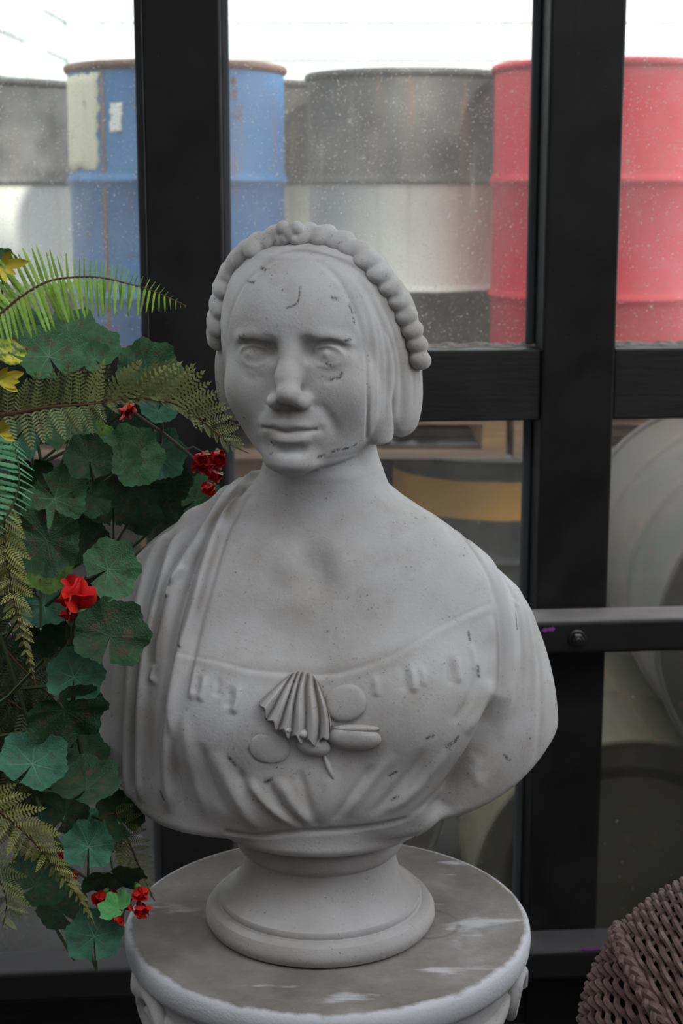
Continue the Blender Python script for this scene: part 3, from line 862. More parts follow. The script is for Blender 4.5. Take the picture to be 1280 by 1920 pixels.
# --- cloth edge and folds on the far shoulder
S([(782, 934), (850, 985), (905, 1055), (930, 1120), (941, 1200), (938, 1290), (915, 1365), (880, 1430), (830, 1500)], 4.0, -3.6, (.05, .05))
S([(800, 938), (870, 990), (925, 1065), (950, 1130), (958, 1200), (955, 1290), (938, 1370)], 6.5, 3.2, (.05, .2))
S([(900, 1030), (950, 1090), (972, 1150), (980, 1230), (975, 1310)], 3.6, -2.8); S([(930, 1050), (972, 1110), (992, 1180), (1000, 1260), (996, 1350)], 5, 2.6)
S([(1004, 1200), (1014, 1280), (1012, 1370), (1000, 1440)], 5, -1.8); S([(968, 1110), (966, 1128), (975, 1140)], 3, 2.4)
S([(915, 1270), (925, 1210), (920, 1150)], 5, 2.0); S([(870, 1380), (905, 1330), (918, 1270)], 6, 3.4); S([(845, 1360), (880, 1310), (895, 1250)], 5, -2.2)
S([(940, 1395), (950, 1330), (955, 1270)], 5, 2.6); S([(900, 1480), (940, 1400), (965, 1320)], 6, -2.2)
S([(935, 1300), (915, 1380), (870, 1455), (832, 1515)], 14, -15.0, (.25, .0)); S([(905, 1478), (892, 1452), (905, 1420)], 6, 2.2)
# --- folds drawn together under the bosom
S([(400, 1405), (425, 1460), (465, 1530), (500, 1562)], 8, 4.5); S([(440, 1430), (470, 1490), (520, 1545)], 5, -3.4)
S([(455, 1455), (500, 1510), (570, 1552)], 7, 4.5); S([(520, 1455), (548, 1505), (588, 1550)], 6, 4.0); S([(500, 1460), (530, 1515), (575, 1552)], 4, -3.2)
S([(560, 1440), (575, 1500), (592, 1552)], 4.5, -2.8); S([(620, 1440), (612, 1500), (596, 1550)], 7, 2.6)
S([(740, 1410), (690, 1470), (640, 1535)], 6, 2.8); S([(700, 1430), (660, 1490), (620, 1545)], 4.5, -2.6); S([(800, 1400), (750, 1470), (690, 1535)], 5, -2.4)
S([(840, 1400), (790, 1470), (720, 1530)], 6, 3.0); S([(870, 1420), (820, 1490), (760, 1535)], 5, -2.2)
S([(420, 1560), (480, 1568), (560, 1560), (640, 1556), (720, 1546), (775, 1530)], 3.2, -3.0, (.02, .15))
S([(462, 1400), (480, 1422), (510, 1426)], 3, -1.6); S([(470, 1380), (500, 1372), (520, 1390), (515, 1420), (485, 1425)], 6, 2.0)
# --- age: dark chips and soiled creases
ch = dict(attr='chip', taper=(0, 0), step=4)
for pts, w in (([(596, 857), (606, 855)], 2.0), ([(622, 848), (634, 843)], 2.2), ([(642, 842), (652, 841)], 1.8), ([(660, 838), (666, 834)], 2.2), ([(509, 829), (512, 834)], 2.0), ([(490, 502), (497, 506)], 2.2),
               ([(462, 528), (476, 530)], 1.8), ([(562, 538), (560, 560), (552, 572), (535, 578)], 1.0), ([(622, 558), (634, 562)], 2.0), ([(655, 570), (660, 585)], 2.0), ([(662, 597), (664, 605)], 1.8),
               ([(452, 630), (458, 634), (462, 628)], 1.5), ([(618, 712), (636, 708), (640, 700)], 1.6), ([(645, 637), (655, 636)], 1.8), ([(612, 683), (620, 686)], 1.8), ([(838, 1400), (850, 1392), (858, 1384)], 2.4),
               ([(428, 1420), (440, 1434)], 2.2), ([(498, 1466), (508, 1462)], 3.0), ([(303, 1485), (308, 1495)], 3.0), ([(730, 1455), (742, 1448)], 1.8), ([(228, 1450), (229, 1453)], 2.2), ([(257, 1520), (261, 1525)], 2.4),
               ([(1024, 1412), (1030, 1414)], 2.0), ([(895, 1250), (898, 1268)], 2.2), ([(967, 1150), (968, 1180)], 1.8), ([(340, 1212), (343, 1216)], 2.2), ([(945, 1418), (955, 1425)], 2.0), ([(735, 1500), (745, 1494)], 1.8),
               ([(800, 1385), (812, 1380)], 1.8), ([(878, 1185), (880, 1200)], 1.6)):
    C.stroke(pts, w*.8, .9, **ch)
di = dict(attr='dirt')
for pts, w, a in (([(478, 900), (446, 935), (420, 985)], 3.5, .8), ([(462, 912), (420, 955), (380, 1010)], 3.0, .7), ([(420, 985), (390, 1080), (366, 1170)], 2.4, .5), ([(785, 934), (850, 985), (905, 1055)], 5, .55),
                  ([(925, 1128), (935, 1230), (930, 1300)], 4, .4), ([(835, 1500), (880, 1440), (910, 1390)], 9, .5), ([(400, 1238), (540, 1254), (660, 1250), (800, 1190)], 5, .28), ([(480, 505), (520, 478), (570, 470), (640, 487), (690, 520), (730, 580), (765, 645)], 3.5, .5),
                  ([(508, 768), (540, 772), (580, 768)], 3.0, .6), ([(575, 644), (600, 638), (635, 643), (665, 662)], 2.6, .35), ([(340, 1060), (320, 1120), (300, 1250)], 2.4, .5), ([(486, 802), (536, 811), (598, 806)], 1.8, .35)):
    C.stroke(pts, w, a, **di)
bust_root = empty('portrait_bust', (BCX, BY, .786))
tag(bust_root, 'weathered white stone bust of a woman with braided hair on a round pedestal', 'bust')
def stone_part(name, V, Q, attrs=None, parent=None, label=None, m=None):
    par = parent or bust_root
    off = np.array(bust_root.location)
    me = np_mesh(name, V-off, Q, attrs); o = link_mesh(name, me, m or M_STONE, par)
    if label: tag(o, label)
    return o
fig = stone_part('figure', C.result(), BQ, {k: C.A.get(k, np.zeros(len(BV))) for k in ('chip', 'dirt')})

# ---------- braid worn like a band over the head
bp = [(411, 640), (410, 600), (418, 548), (437, 508), (470, 473), (512, 452), (552, 446), (600, 447), (644, 462), (686, 495), (726, 540), (755, 594), (775, 646), (783, 690)]
bw = drop(bust_sdf, [p[:2] for p in bp]); f_, g_ = grad(bust_sdf, bw)
bw = bw-g_*(f_/((g_**2).sum(1)+1e-6))[:, None]; bw += g_/(np.linalg.norm(g_, axis=1)[:, None]+1e-9)*.0035
bpath = resample(list(hloc(bw)), .004)
seg = np.linalg.norm(np.diff(bpath, axis=0), axis=1); cum = np.concatenate([[0], np.cumsum(seg)])
def bat(s): return np.array([np.interp(s, cum, bpath[:, i]) for i in range(3)])
lobes = []
NL = max(12, int(cum[-1]/.0165)); print('braid', cum[-1], NL)
for i in range(NL):
    s = (i+.5)/NL*cum[-1]; c = bat(s); t = bat(min(s+.004, cum[-1]))-bat(max(s-.004, 0)); t /= np.linalg.norm(t)
    out = c-np.array([0, -.03, .015]); out -= t*(out@t); out /= np.linalg.norm(out); b = np.cross(t, out)
    rnd = random.Random(i); tl = .55+.15*rnd.random()
    ax = b*math.cos(tl)+t*math.sin(tl); tt = t*math.cos(tl)-b*math.sin(tl)
    lobes.append((c+b*.001*(rnd.random()-.5), (.0160, .0100, .0095), np.stack([ax, tt, out], 1)))
kn = hloc(drop(bust_sdf, [(548, 446)]))[0]+np.array([0, .0065, .005])
def braid_sdf(P):
    L = hloc(P); s = np.full(len(P), 1.0)
    m0 = np.full(len(P), 1e9)
    for i in range(0, len(bpath), 3): m0 = np.minimum(m0, ((L-bpath[i])**2).sum(1))
    nr = m0 < .03**2; s[:] = np.sqrt(m0)-.012
    Q_ = L[nr]; r = np.full(len(Q_), .05)
    for c, rad, R in lobes:
        near = ((Q_-c)**2).sum(1) < .028**2
        if near.any():
            e = ell(Q_[near], c, rad, R); r[near] = smin(r[near], e, .0032)
    r = smin(r, np.sqrt(m0[nr])-.0085, .003)
    for o_, rr in (((-.0065, .002, .004), .0075), ((.0065, .002, .004), .0075), ((-.0045, .004, -.006), .0050), ((.0050, .004, -.006), .0050), ((0, .001, 0), .009)):
        r = smin(r, np.sqrt(((Q_-kn-np.array(o_))**2).sum(1))-rr, .0018)
    s[nr] = r; return s
w0 = (bpath@HB.T)+HO
V, Q = sculpt(braid_sdf, w0.min(0)-.022, w0.max(0)+.022, .0042, 2)
stone_part('hair_braid', V, Q, {'dirt': np.zeros(len(V)), 'chip': np.zeros(len(V))}, label='braid laid over the head like a band')
# ---------- turned socle under the bust
def prof_smooth(p, n=4): return p
sx, sy = BCX, BY
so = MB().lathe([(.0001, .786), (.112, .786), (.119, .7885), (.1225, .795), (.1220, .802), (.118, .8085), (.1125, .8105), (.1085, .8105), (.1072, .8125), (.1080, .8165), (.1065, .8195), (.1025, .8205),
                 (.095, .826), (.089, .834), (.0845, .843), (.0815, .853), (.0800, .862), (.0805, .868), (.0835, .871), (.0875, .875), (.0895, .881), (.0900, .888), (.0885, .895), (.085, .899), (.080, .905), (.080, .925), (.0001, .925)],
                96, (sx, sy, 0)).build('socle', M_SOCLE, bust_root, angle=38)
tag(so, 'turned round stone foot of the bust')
def relief(name, pixfn, hfn, nu, nv, parent, under=.004, label=None, soil=0.0):
    """a raised ornament: grid of photo pixels dropped on the figure and lifted by hfn millimetres"""
    uv = [(i/(nu-1), j/(nv-1)) for j in range(nv) for i in range(nu)]
    P = drop(bust_sdf, [pixfn(u, v) for u, v in uv])
    f, g_ = grad(bust_sdf, P); N = g_/(np.linalg.norm(g_, axis=1)[:, None]+1e-9)
    N = N*.5+np.array([0, -.8, .25]); N /= np.linalg.norm(N, axis=1)[:, None]
    H = np.array([hfn(u, v) for u, v in uv])*.001
    H = np.where([(u in (0, 1) or v in (0, 1)) for u, v in uv], -under, H)
    V = P+N*H[:, None]
    Q = np.array([(j*nu+i, (j+1)*nu+i, (j+1)*nu+i+1, j*nu+i+1) for j in range(nv-1) for i in range(nu-1)])
    if (np.cross(V[Q[:, 2]]-V[Q[:, 0]], V[Q[:, 3]]-V[Q[:, 1]])[:, 1].mean()) > 0: Q = Q[:, ::-1]
    dirt = np.clip((soil-H)/.006, 0, .8)*.7
    o = stone_part(name, V, Q, {'dirt': dirt, 'chip': np.zeros(len(V))}, parent, label)
    return o
cor = empty('corsage', (0, 0, 0), bust_root); tag(cor, 'carved corsage pinned to the neckline')
fan_edge = resample([(485, 1314), (494, 1338), (510, 1360), (534, 1376), (560, 1388), (588, 1394), (612, 1384), (624, 1362)], 4)
fan_top = resample([(540, 1266), (552, 1260), (564, 1257), (576, 1259), (588, 1266), (598, 1280)], 4)
def along(A, t):
    k = t*(len(A)-1); i = min(int(k), len(A)-2); return A[i]*(1-(k-i))+A[i+1]*(k-i)
def fanpix(u, v):
    a = along(fan_top, u); b = along(fan_edge, u)
    w = 1+.05*math.sin(u*math.pi*14); q = a+(b-a)*v*w; return (q[0]+5*math.sin(v*3)*math.sin(u*9), q[1])
relief('fan_bow', fanpix, lambda u, v: (7+8*math.sin(min(1, v*1.1)*math.pi*.62))*(.38+.62*abs(math.sin(u*math.pi*6.5+.6*math.sin(v*4+u*3)))**.9)*min(1, 8*u+.3, 8*(1-u)+.3), 110, 40, cor, soil=.0105)
def oval(cx, cy, a, b, rot):
    c, s = math.cos(rot), math.sin(rot)
    def fn(u, v):
        th = u*2*math.pi; r = v; x = a*r*math.cos(th); y = b*r*math.sin(th); return (cx+x*c-y*s, cy+x*s+y*c)
    return fn
def oval_relief(name, cx, cy, a, b, rot, h, pw=6):
    def fn(u, v):
        x = (u-.5)*2; y = (v-.5)*2; k = math.sqrt(max(0, 1-.5*y*y)); l = math.sqrt(max(0, 1-.5*x*x)); x, y = x*k, y*l
        c, s = math.cos(rot), math.sin(rot); return (cx+a*x*c-b*y*s, cy+a*x*s+b*y*c)
    def hf(u, v):
        x = (u-.5)*2; y = (v-.5)*2; k = math.sqrt(max(0, 1-.5*y*y)); l = math.sqrt(max(0, 1-.5*x*x)); r = math.hypot(x*k, y*l); return h*max(0, 1-r**pw)**.5
    return relief(name, fn, hf, 34, 34, cor, .002)
oval_relief('petal', 648, 1318, 40, 36, -.3, 5.0); oval_relief('petal', 506, 1402, 40, 30, .1, 2.2)
oval_relief('bud', 664, 1384, 52, 24, .06, 11, 2.4); oval_relief('bud', 668, 1366, 44, 8, .02, 9, 2.2)
oval_relief('knot', 588, 1398, 34, 20, .2, 10, 2.2); oval_relief('pearl', 537, 1366, 10, 10, 0, 15, 2); oval_relief('pearl', 566, 1374, 13, 11, 0, 16, 2)
oval_relief('stem', 616, 1438, 27, 6, 1.18, 5, 2.0)

# ================================================================== PEDESTAL
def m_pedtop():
    m = mat('soiled_dimmed_pedestal', rough=.88, spec=.2); n = NT(m); v = n.coord()
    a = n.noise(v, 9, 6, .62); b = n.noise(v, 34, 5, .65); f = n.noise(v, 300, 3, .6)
    base = n.ramp(a, [(.30, (.125, .108, .094)), (.50, (.195, .178, .163)), (.72, (.28, .272, .268))])  # soiled brown-grey, also darkened to stand for weaker light low down
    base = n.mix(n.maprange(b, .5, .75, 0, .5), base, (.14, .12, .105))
    wv = n.noise(n.node('ShaderNodeMapping', {0: v, 1: (.3, .1, 0), 3: (7, 22, 7)}).outputs[0], 1.0, 5)
    base = n.mix(n.maprange(wv, .60, .68, 0, .8), base, (.46, .465, .48))
    rd = n.node('ShaderNodeVectorMath', {0: n.node('ShaderNodeMapping', {0: v, 1: (-.105, .02, 0), 3: (1, 1, 0)}).outputs[0]}, operation='LENGTH').outputs['Value']
    ring = n.math('MULTIPLY', n.maprange(n.math('ABSOLUTE', n.math('SUBTRACT', rd, .034)), .0035, .001), n.maprange(b, .35, .55, .1, .55))
    base = n.mix(ring, base, (.11, .085, .07))
    sp = n.maprange(n.noise(v, 200, 3, .7), .70, .76, 0, .7); base = n.mix(sp, base, (.07, .062, .055))
    rr = n.node('ShaderNodeVectorMath', {0: n.node('ShaderNodeMapping', {0: v, 3: (1, 1, 0)}).outputs[0]}, operation='LENGTH').outputs['Value']
    edge = n.maprange(n.math('ADD', rr, n.math('MULTIPLY', n.math('SUBTRACT', b, .5), .014)), .2085, .2130)
    base = n.mix(edge, base, (.47, .475, .50))
    n.base(base); n.bump(n.math('ADD', f, b), .35, .002); return m
M_PEDTOP = m_pedtop()
ped = empty('pedestal', (BCX+.008, BY+.005, 0)); tag(ped, 'round white stone pedestal with a worn grey top under the bust', 'pedestal')
PX, PY_ = ped.location.x, ped.location.y
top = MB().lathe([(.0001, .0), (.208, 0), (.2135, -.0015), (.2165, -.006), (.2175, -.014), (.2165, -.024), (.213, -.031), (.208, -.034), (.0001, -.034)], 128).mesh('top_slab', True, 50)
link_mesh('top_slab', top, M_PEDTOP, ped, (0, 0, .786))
MB().lathe([(.2080, .755), (.2045, .748), (.2025, .735), (.2005, .715), (.196, .70), (.190, .692), (.182, .686), (.172, .683), (.165, .67), (.160, .60), (.154, .40), (.156, .20), (.165, .14), (.178, .12), (.19, .11), (.205, .09), (.212, .07), (.21, .05), (.0001, .05)], 96, (PX, PY_, 0)).build('column', M_STONE, ped, angle=50)
MB().box((PX-.225, PY_-.225, 0), (PX+.225, PY_+.225, .052)).build('base_block', M_STONE, ped, smooth=False, bevel=.006)
for k in range(8):            # carved scrolls hanging under the slab
    a = 2*math.pi*(k+.63)/8
    mb = MB(); pts = []; rad = []
    for i in range(26):
        t = i/25; w = t*4.6*math.pi*.55; rr = .030*(1-t*.75)
        pts.append(Vector((PX, PY_, 0))+Matrix.Rotation(a, 3, 'Z') @ Vector((.205+.003*math.sin(w), rr*math.cos(w), .722+rr*math.sin(w)))); rad.append(.0085*(1-.45*t))
    mb.tube(pts, rad, 10); mb.build('scroll', M_STONE, ped)
    mb = MB(); pts = [Vector((PX, PY_, 0))+Matrix.Rotation(a+.12+q*.055, 3, 'Z') @ Vector((.203, 0, .735-.016*math.sin(q/10*math.pi))) for q in range(11)]
    mb.tube(pts, [.004+.006*math.sin(q/10*math.pi) for q in range(11)], 10); mb.build('swag', M_STONE, ped)
# ================================================================== PLANTS
def m_leaf(name, dark, light, zone=(.10, .045, .03), zone_amt=.55, vein=(.24, .34, .20)):
    m = mat(name, rough=.55, spec=.3); n = NT(m); v = n.coord()
    x, y, z = n.sep(v)
    rnd = n.node('ShaderNodeObjectInfo').outputs['Random']
    r = n.math('SQRT', n.math('ADD', n.math('MULTIPLY', x, x), n.math('MULTIPLY', y, y)))
    ang = n.math('ARCTAN2', x, y)
    vv = n.node('ShaderNodeCombineXYZ', {0: x, 1: y, 2: n.math('MULTIPLY', rnd, 30)}).outputs[0]
    a = n.noise(vv, 3.0, 5)
    base = n.mix(n.maprange(a, .3, .7), dark, light)
    base = n.mix(n.maprange(r, .72, 1.0, 0, .55), base, light)
    ring = n.math('MULTIPLY', n.maprange(n.math('ABSOLUTE', n.math('SUBTRACT', r, .50)), .26, .10), n.maprange(n.noise(vv, 5.5, 3), .50, .62))
    base = n.mix(n.math('MULTIPLY', ring, zone_amt), base, zone)
    saw = n.math('PINGPONG', n.math('ADD', ang, 10*math.pi/3.5*.5+.0), math.pi/7)       # nine rays from the stalk
    dist = n.math('MULTIPLY', n.math('SUBTRACT', math.pi/7, saw), r)
    vein_m = n.math('MULTIPLY', n.maprange(dist, .018, .004), n.maprange(r, .8, .1, .03, .42))
    base = n.mix(vein_m, base, vein)
    n.base(base); n.bump(n.math('ADD', n.noise(vv, 22, 3), n.math('MULTIPLY', vein_m, -1.2)), .35, .02)
    return m
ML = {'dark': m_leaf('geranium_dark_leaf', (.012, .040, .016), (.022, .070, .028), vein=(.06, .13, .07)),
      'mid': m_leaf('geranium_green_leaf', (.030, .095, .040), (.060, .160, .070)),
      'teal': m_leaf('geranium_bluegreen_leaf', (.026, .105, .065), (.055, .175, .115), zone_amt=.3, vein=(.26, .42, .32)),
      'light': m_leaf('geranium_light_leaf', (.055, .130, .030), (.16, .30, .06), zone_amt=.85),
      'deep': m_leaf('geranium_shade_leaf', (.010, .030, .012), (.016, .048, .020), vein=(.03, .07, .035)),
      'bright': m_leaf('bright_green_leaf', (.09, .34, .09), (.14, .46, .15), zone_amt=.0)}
M_STEM = mat('plant_stem', (.055, .080, .035), .8, spec=.1); M_WOOD = mat('grey_brown_stem', (.13, .11, .095), .8, spec=.1)
def m_red():
    m = mat('red_petal', (.62, .012, .012), .55, spec=.3); n = NT(m); v = n.coord()
    n.base(n.ramp(n.noise(v, 60, 4), [(.3, (.40, .006, .008)), (.7, (.72, .022, .020))])); return m
M_REDP = m_red()
def m_fern(name, a, b):
    m = mat(name, rough=.5, spec=.35); n = NT(m); v = n.coord()
    rnd = n.node('ShaderNodeObjectInfo').outputs['Random']
    f = n.noise(v, 7.0, 3)
    n.base(n.mix(n.math('ADD', n.math('MULTIPLY', f, .7), n.math('MULTIPLY', rnd, .35)), a, b)); return m
MF_BRIGHT = m_fern('bright_fern_green', (.08, .24, .035), (.34, .52, .07))
MF_OLIVE = m_fern('olive_fern_green', (.045, .062, .024), (.24, .26, .085))
MF_YELLOW = m_fern('yellow_fern_green', (.085, .090, .022), (.27, .27, .065))
MF_COOL = m_fern('cool_fern_green', (.035, .15, .06), (.10, .32, .14))
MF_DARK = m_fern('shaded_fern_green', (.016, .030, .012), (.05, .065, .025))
M_RACH = mat('brown_fern_stalk', (.10, .055, .03), .8, spec=.1)
M_YEL = m_fern('yellow_leaf', (.42, .36, .03), (.65, .55, .05))

def leaf_mesh(seed):
    """scalloped kidney leaf of radius 1 with its notch at -y, cupped and rippled"""
    rn = random.Random(seed); nr, na = 8, 90; vs = [(0, 0, -.02)]; fs = []
    lob = 7; ph = rn.random()*.5; cup = .14+.26*rn.random(); rip = .06+.07*rn.random(); lean = rn.uniform(-.12, .12)
    notch = rn.uniform(.16, .34)
    for j in range(1, nr+1):
        t = j/nr
        for i in range(na):
            a = -math.pi/2+notch*.5+(2*math.pi-notch)*i/(na-1)
            R = 1+.055*math.cos((a+math.pi/2)*lob+ph)+.022*math.cos(a*25)+.03*math.sin(2*a+seed)
            R *= 1-.22*math.exp(-((min(i, na-1-i))/8.0)**2)
            r = R*t
            z = cup*t*t + rip*t*t*math.sin((a+math.pi/2)*lob+1.3) + lean*r*math.cos(a)*t + .03*math.sin(3*a+seed)*t
            vs.append((r*math.cos(a), r*math.sin(a), z))
    for i in range(na-1): fs.append((0, 1+i, 2+i))
    for j in range(nr-1):
        for i in range(na-1):
            b = 1+j*na+i; fs.append((b, b+na, b+na+1, b+1))
    return MB().add(vs, fs)
LEAFM = {}
def get_leaf(kind, k):
    if (kind, k) not in LEAFM:
        me = leaf_mesh(k*7+3).mesh('leaf'); me.materials.append(ML[kind]); LEAFM[kind, k] = me
    return LEAFM[kind, k]
PLX, PLY = -.47, 1.66
ger = empty('geranium', (PLX, PLY, .96)); tag(ger, 'trailing geranium with scalloped green leaves and red flowers left of the bust', 'plant')
def frame(nrm, upd):
    z = Vector(nrm).normalized(); y = Vector(upd); y = (y-z*y.dot(z)).normalized(); x = y.cross(z)
    return Matrix((x, y, z)).transposed()
def add_leaf(px, py, rpx, kind, Y, ang=0, tx=0., ty=0., sq=1.0, k=None, stem=True):
    """ang: direction of the notch, degrees clockwise from straight down; tx, ty: tilt right / up"""
    p = at(px, py, Y); s = 1.10*rpx*(p-EYE).length/F
    rn = random.Random(int(px*31+py*17)); k = rn.randrange(6) if k is None else k
    view = (EYE-p).normalized()
    a = math.radians(ang); up = Vector((math.sin(a), .15, math.cos(a)))
    nrm = view+Vector((tx, 0, ty))+Vector((rn.uniform(-.18, .18), 0, rn.uniform(-.10, .22)))
    Mx = frame(nrm, up)
    o = link_mesh('leaf', get_leaf(kind, k), None, ger)
    o.location = p-ger.location; o.rotation_euler = Mx.to_euler(); o.scale = (s*sq, s, s)
    if stem and abs(tx)+abs(ty) < 1.6:
        root = Vector((PLX+.10*rn.uniform(-.6, 1.2), PLY+rn.uniform(-.03, .10), max(1.0, min(p.z-.10, 1.28))+rn.uniform(-.04, .02)))
        q = p-Mx.col[2]*.006; d1 = q-Mx.col[2]*.04-Mx.col[1]*.03
        pts = [q, q*.6+d1*.4-Vector((0, 0, .002)), d1]
        for t in (.25, .5, .75, 1): pts.append(d1.lerp(root, t)-Vector((0, 0, .03*math.sin(t*math.pi))))
        MB().tube(pts, [.0014, .0014, .0016, .0018, .002, .002, .002], 6).build('stem', M_STEM, ger)
    return o
LV = [  # px, py, radius, kind, Y, notch angle, tilt right, tilt up, squash
 (92, 668, 56, 'mid', 1.50, -20, .1, .25, 1), (48, 640, 56, 'mid', 1.62, 20, -.2, .3, 1), (132, 628, 50, 'mid', 1.60, 10, .2, .5, 1), (188, 652, 36, 'mid', 1.58, 30, .3, .5, .9),
 (276, 696, 54, 'mid', 1.64, 15, .2, .35, 1.05), (178, 672, 27, 'mid', 1.55, -30, .1, .2, 1), (296, 770, 34, 'teal', 1.60, 200, .1, .8, 1), (292, 850, 50, 'teal', 1.68, 175, .3, .1, 1),
 (246, 858, 54, 'mid', 1.58, 60, .1, .1, 1), (231, 864, 31, 'mid', 1.52, 80, .0, .1, 1), (167, 862, 44, 'dark', 1.50, -10, .1, .1, .92), (172, 932, 34, 'dark', 1.51, 160, .2, -.2, 1),
 (132, 818, 47, 'mid', 1.56, 25, .0, .4, 1), (184, 822, 28, 'light', 1.60, 30, .2, .3, 1), (103, 935, 54, 'mid', 1.50, 150, .1, .1, 1), (88, 1012, 62, 'dark', 1.46, 190, .0, .0, 1),
 (92, 1062, 45, 'light', 1.49, 200, .0, .0, 1), (203, 1068, 52, 'mid', 1.48, 65, .1, .1, 1), (206, 1192, 64, 'dark', 1.46, 15, .2, .1, 1), (82, 1134, 44, 'teal', 1.53, 150, .1, .1, 1),
 (76, 1186, 44, 'dark', 1.50, 185, .0, -.9, 1), (139, 1270, 49, 'teal', 1.48, 8, .0, .2, 1), (122, 1332, 70, 'dark', 1.47, 160, .1, -.9, 1), (61, 1432, 56, 'teal', 1.46, 30, .0, .2, 1.05),
 (162, 1420, 42, 'dark', 1.53, 0, .1, .2, .9), (162, 1478, 60, 'dark', 1.47, 10, -.3, 1.9, 1), (124, 1525, 46, 'dark', 1.50, 20, -.2, .3, .85), (160, 1552, 34, 'teal', 1.52, 20, .4, .2, .7),
 (166, 1588, 43, 'teal', 1.47, 5, .0, .1, 1), (222, 1532, 46, 'dark', 1.56, -30, .4, .3, .9), (212, 1640, 54, 'dark', 1.50, 170, .1, -1.2, 1), (66, 1660, 58, 'dark', 1.52, 30, .2, 1.7, 1),
 (118, 1712, 46, 'dark', 1.55, -20, .2, 1.1, 1), (177, 1756, 47, 'teal', 1.50, 0, .0, .1, 1), (222, 1704, 36, 'bright', 1.47, -50, -1.5, 1.5, .8), (36, 830, 34, 'teal', 1.60, 10, 0, .1, 1),
 (62, 884, 36, 'dark', 1.60, 180, 0, -.5, 1), (250, 958, 48, 'deep', 1.66, 30, .1, .1, 1), (292, 952, 42, 'deep', 1.68, 0, .1, .1, 1), (312, 910, 42, 'dark', 1.70, 10, .2, .3, 1), (366, 938, 44, 'mid', 1.74, 40, .1, .6, 1),
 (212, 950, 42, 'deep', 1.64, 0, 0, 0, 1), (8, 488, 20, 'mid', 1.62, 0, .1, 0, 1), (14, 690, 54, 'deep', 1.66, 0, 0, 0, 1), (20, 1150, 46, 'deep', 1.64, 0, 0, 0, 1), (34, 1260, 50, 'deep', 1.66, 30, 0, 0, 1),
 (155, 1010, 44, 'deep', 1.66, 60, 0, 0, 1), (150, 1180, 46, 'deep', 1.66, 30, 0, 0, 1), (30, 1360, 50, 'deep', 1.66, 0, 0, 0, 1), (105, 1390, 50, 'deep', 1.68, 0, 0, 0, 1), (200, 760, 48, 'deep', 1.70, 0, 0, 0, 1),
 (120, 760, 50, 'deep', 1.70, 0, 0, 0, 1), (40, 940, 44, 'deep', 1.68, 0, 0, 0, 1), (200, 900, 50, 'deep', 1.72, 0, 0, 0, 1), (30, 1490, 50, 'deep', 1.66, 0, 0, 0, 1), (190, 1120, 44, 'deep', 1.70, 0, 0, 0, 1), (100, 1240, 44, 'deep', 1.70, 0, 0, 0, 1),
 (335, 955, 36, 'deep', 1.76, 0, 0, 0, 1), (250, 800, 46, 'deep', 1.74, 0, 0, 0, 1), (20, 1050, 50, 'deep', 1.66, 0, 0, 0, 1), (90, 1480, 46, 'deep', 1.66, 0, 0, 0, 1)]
for (px, py, r, kd, Y, an, tx, ty, sq) in LV: add_leaf(px, py, r, kd, Y, an, tx, ty, sq)
# --- red flowers
def petal_mesh(k):
    rn = random.Random(k); w = .62+.2*rn.random(); cu = .35+.3*rn.random()
    def fn(u, v):
        y = v; x = (u-.5)*2*w*math.sin(min(1, v*1.02)*math.pi*.80+.18)**.8*(.55+.45*v)
        return (x, y*math.cos(cu*v), .25*abs(x)*abs(x)+math.sin(cu*v)*y*.8+.06*math.sin(u*9+k)*v)
    me = MB().grid(fn, 10, 10).mesh('petal'); me.materials.append(M_REDP); return me
PET = [petal_mesh(k) for k in range(4)]
M_CALYX = mat('green_calyx', (.10, .22, .05), .6)
def floret(px, py, rpx, Y, n=5, face=(0, -1, .3), seed=0, open_=.9):
    p = at(px, py, Y); s = rpx*(p-EYE).length/F; rn = random.Random(seed+int(px))
    Mx = frame(face, (rn.uniform(-.4, .4), .1, 1))
    cal = MB().lathe([(.0001, -.5*s), (.10*s, -.45*s), (.22*s, -.2*s), (.26*s, .02*s), (.12*s, .08*s), (.0001, .08*s)], 10).mesh('flower')
    o = link_mesh('flower', cal, M_CALYX, ger, p-ger.location); o.rotation_euler = Mx.to_euler(); tag(o, 'red geranium floret')
    for i in range(n):
        a = 2*math.pi*(i+rn.uniform(-.2, .2))/n
        q = link_mesh('petal', PET[rn.randrange(4)], None, o)
        q.matrix_local = Matrix.Rotation(a, 4, 'Z') @ Matrix.Rotation(math.radians(90*(1-open_)+rn.uniform(-8, 14)), 4, 'X') @ Matrix.Translation((0, .05*s, 0)) @ Matrix.Scale(s*rn.uniform(.85, 1.15), 4)
    return o
floret(147, 1140, 62, 1.455, 5, (-.05, -.75, 1.0), 1, .22); floret(131, 1164, 26, 1.455, 4, (-.1, -.6, 1), 2, .25)
for i, (x, y, r) in enumerate([(386, 852, 24), (408, 848, 22), (371, 871, 20), (398, 873, 24), (411, 890, 22), (398, 908, 22), (412, 868, 20)]):
    floret(x, y, r, 1.66, 5, (random.uniform(-.6, .6), -1, random.uniform(-.6, .4)), i, .6)
for i, (x, y, r) in enumerate([(196, 1674, 18), (214, 1680, 17), (238, 1686, 17), (258, 1664, 18), (262, 1698, 19), (228, 1716, 12), (143, 1638, 8), (120, 1602, 8), (236, 766, 18), (244, 758, 16)]):
    floret(x, y, r*1.45, 1.50 if y > 1000 else 1.62, 5, (random.uniform(-.6, .6), -1, random.uniform(-.6, .4)), i+20, .5)
def stalk(pix, r, m=M_WOOD, par=None, name='stem'):
    pts = [at(*q) for q in pix]; MB().tube(pts, r, 7).build(name, m, par or ger)
stalk([(222, 752, 1.62), (262, 782, 1.63), (310, 815, 1.65), (350, 848, 1.66), (386, 880, 1.66)], .0019)
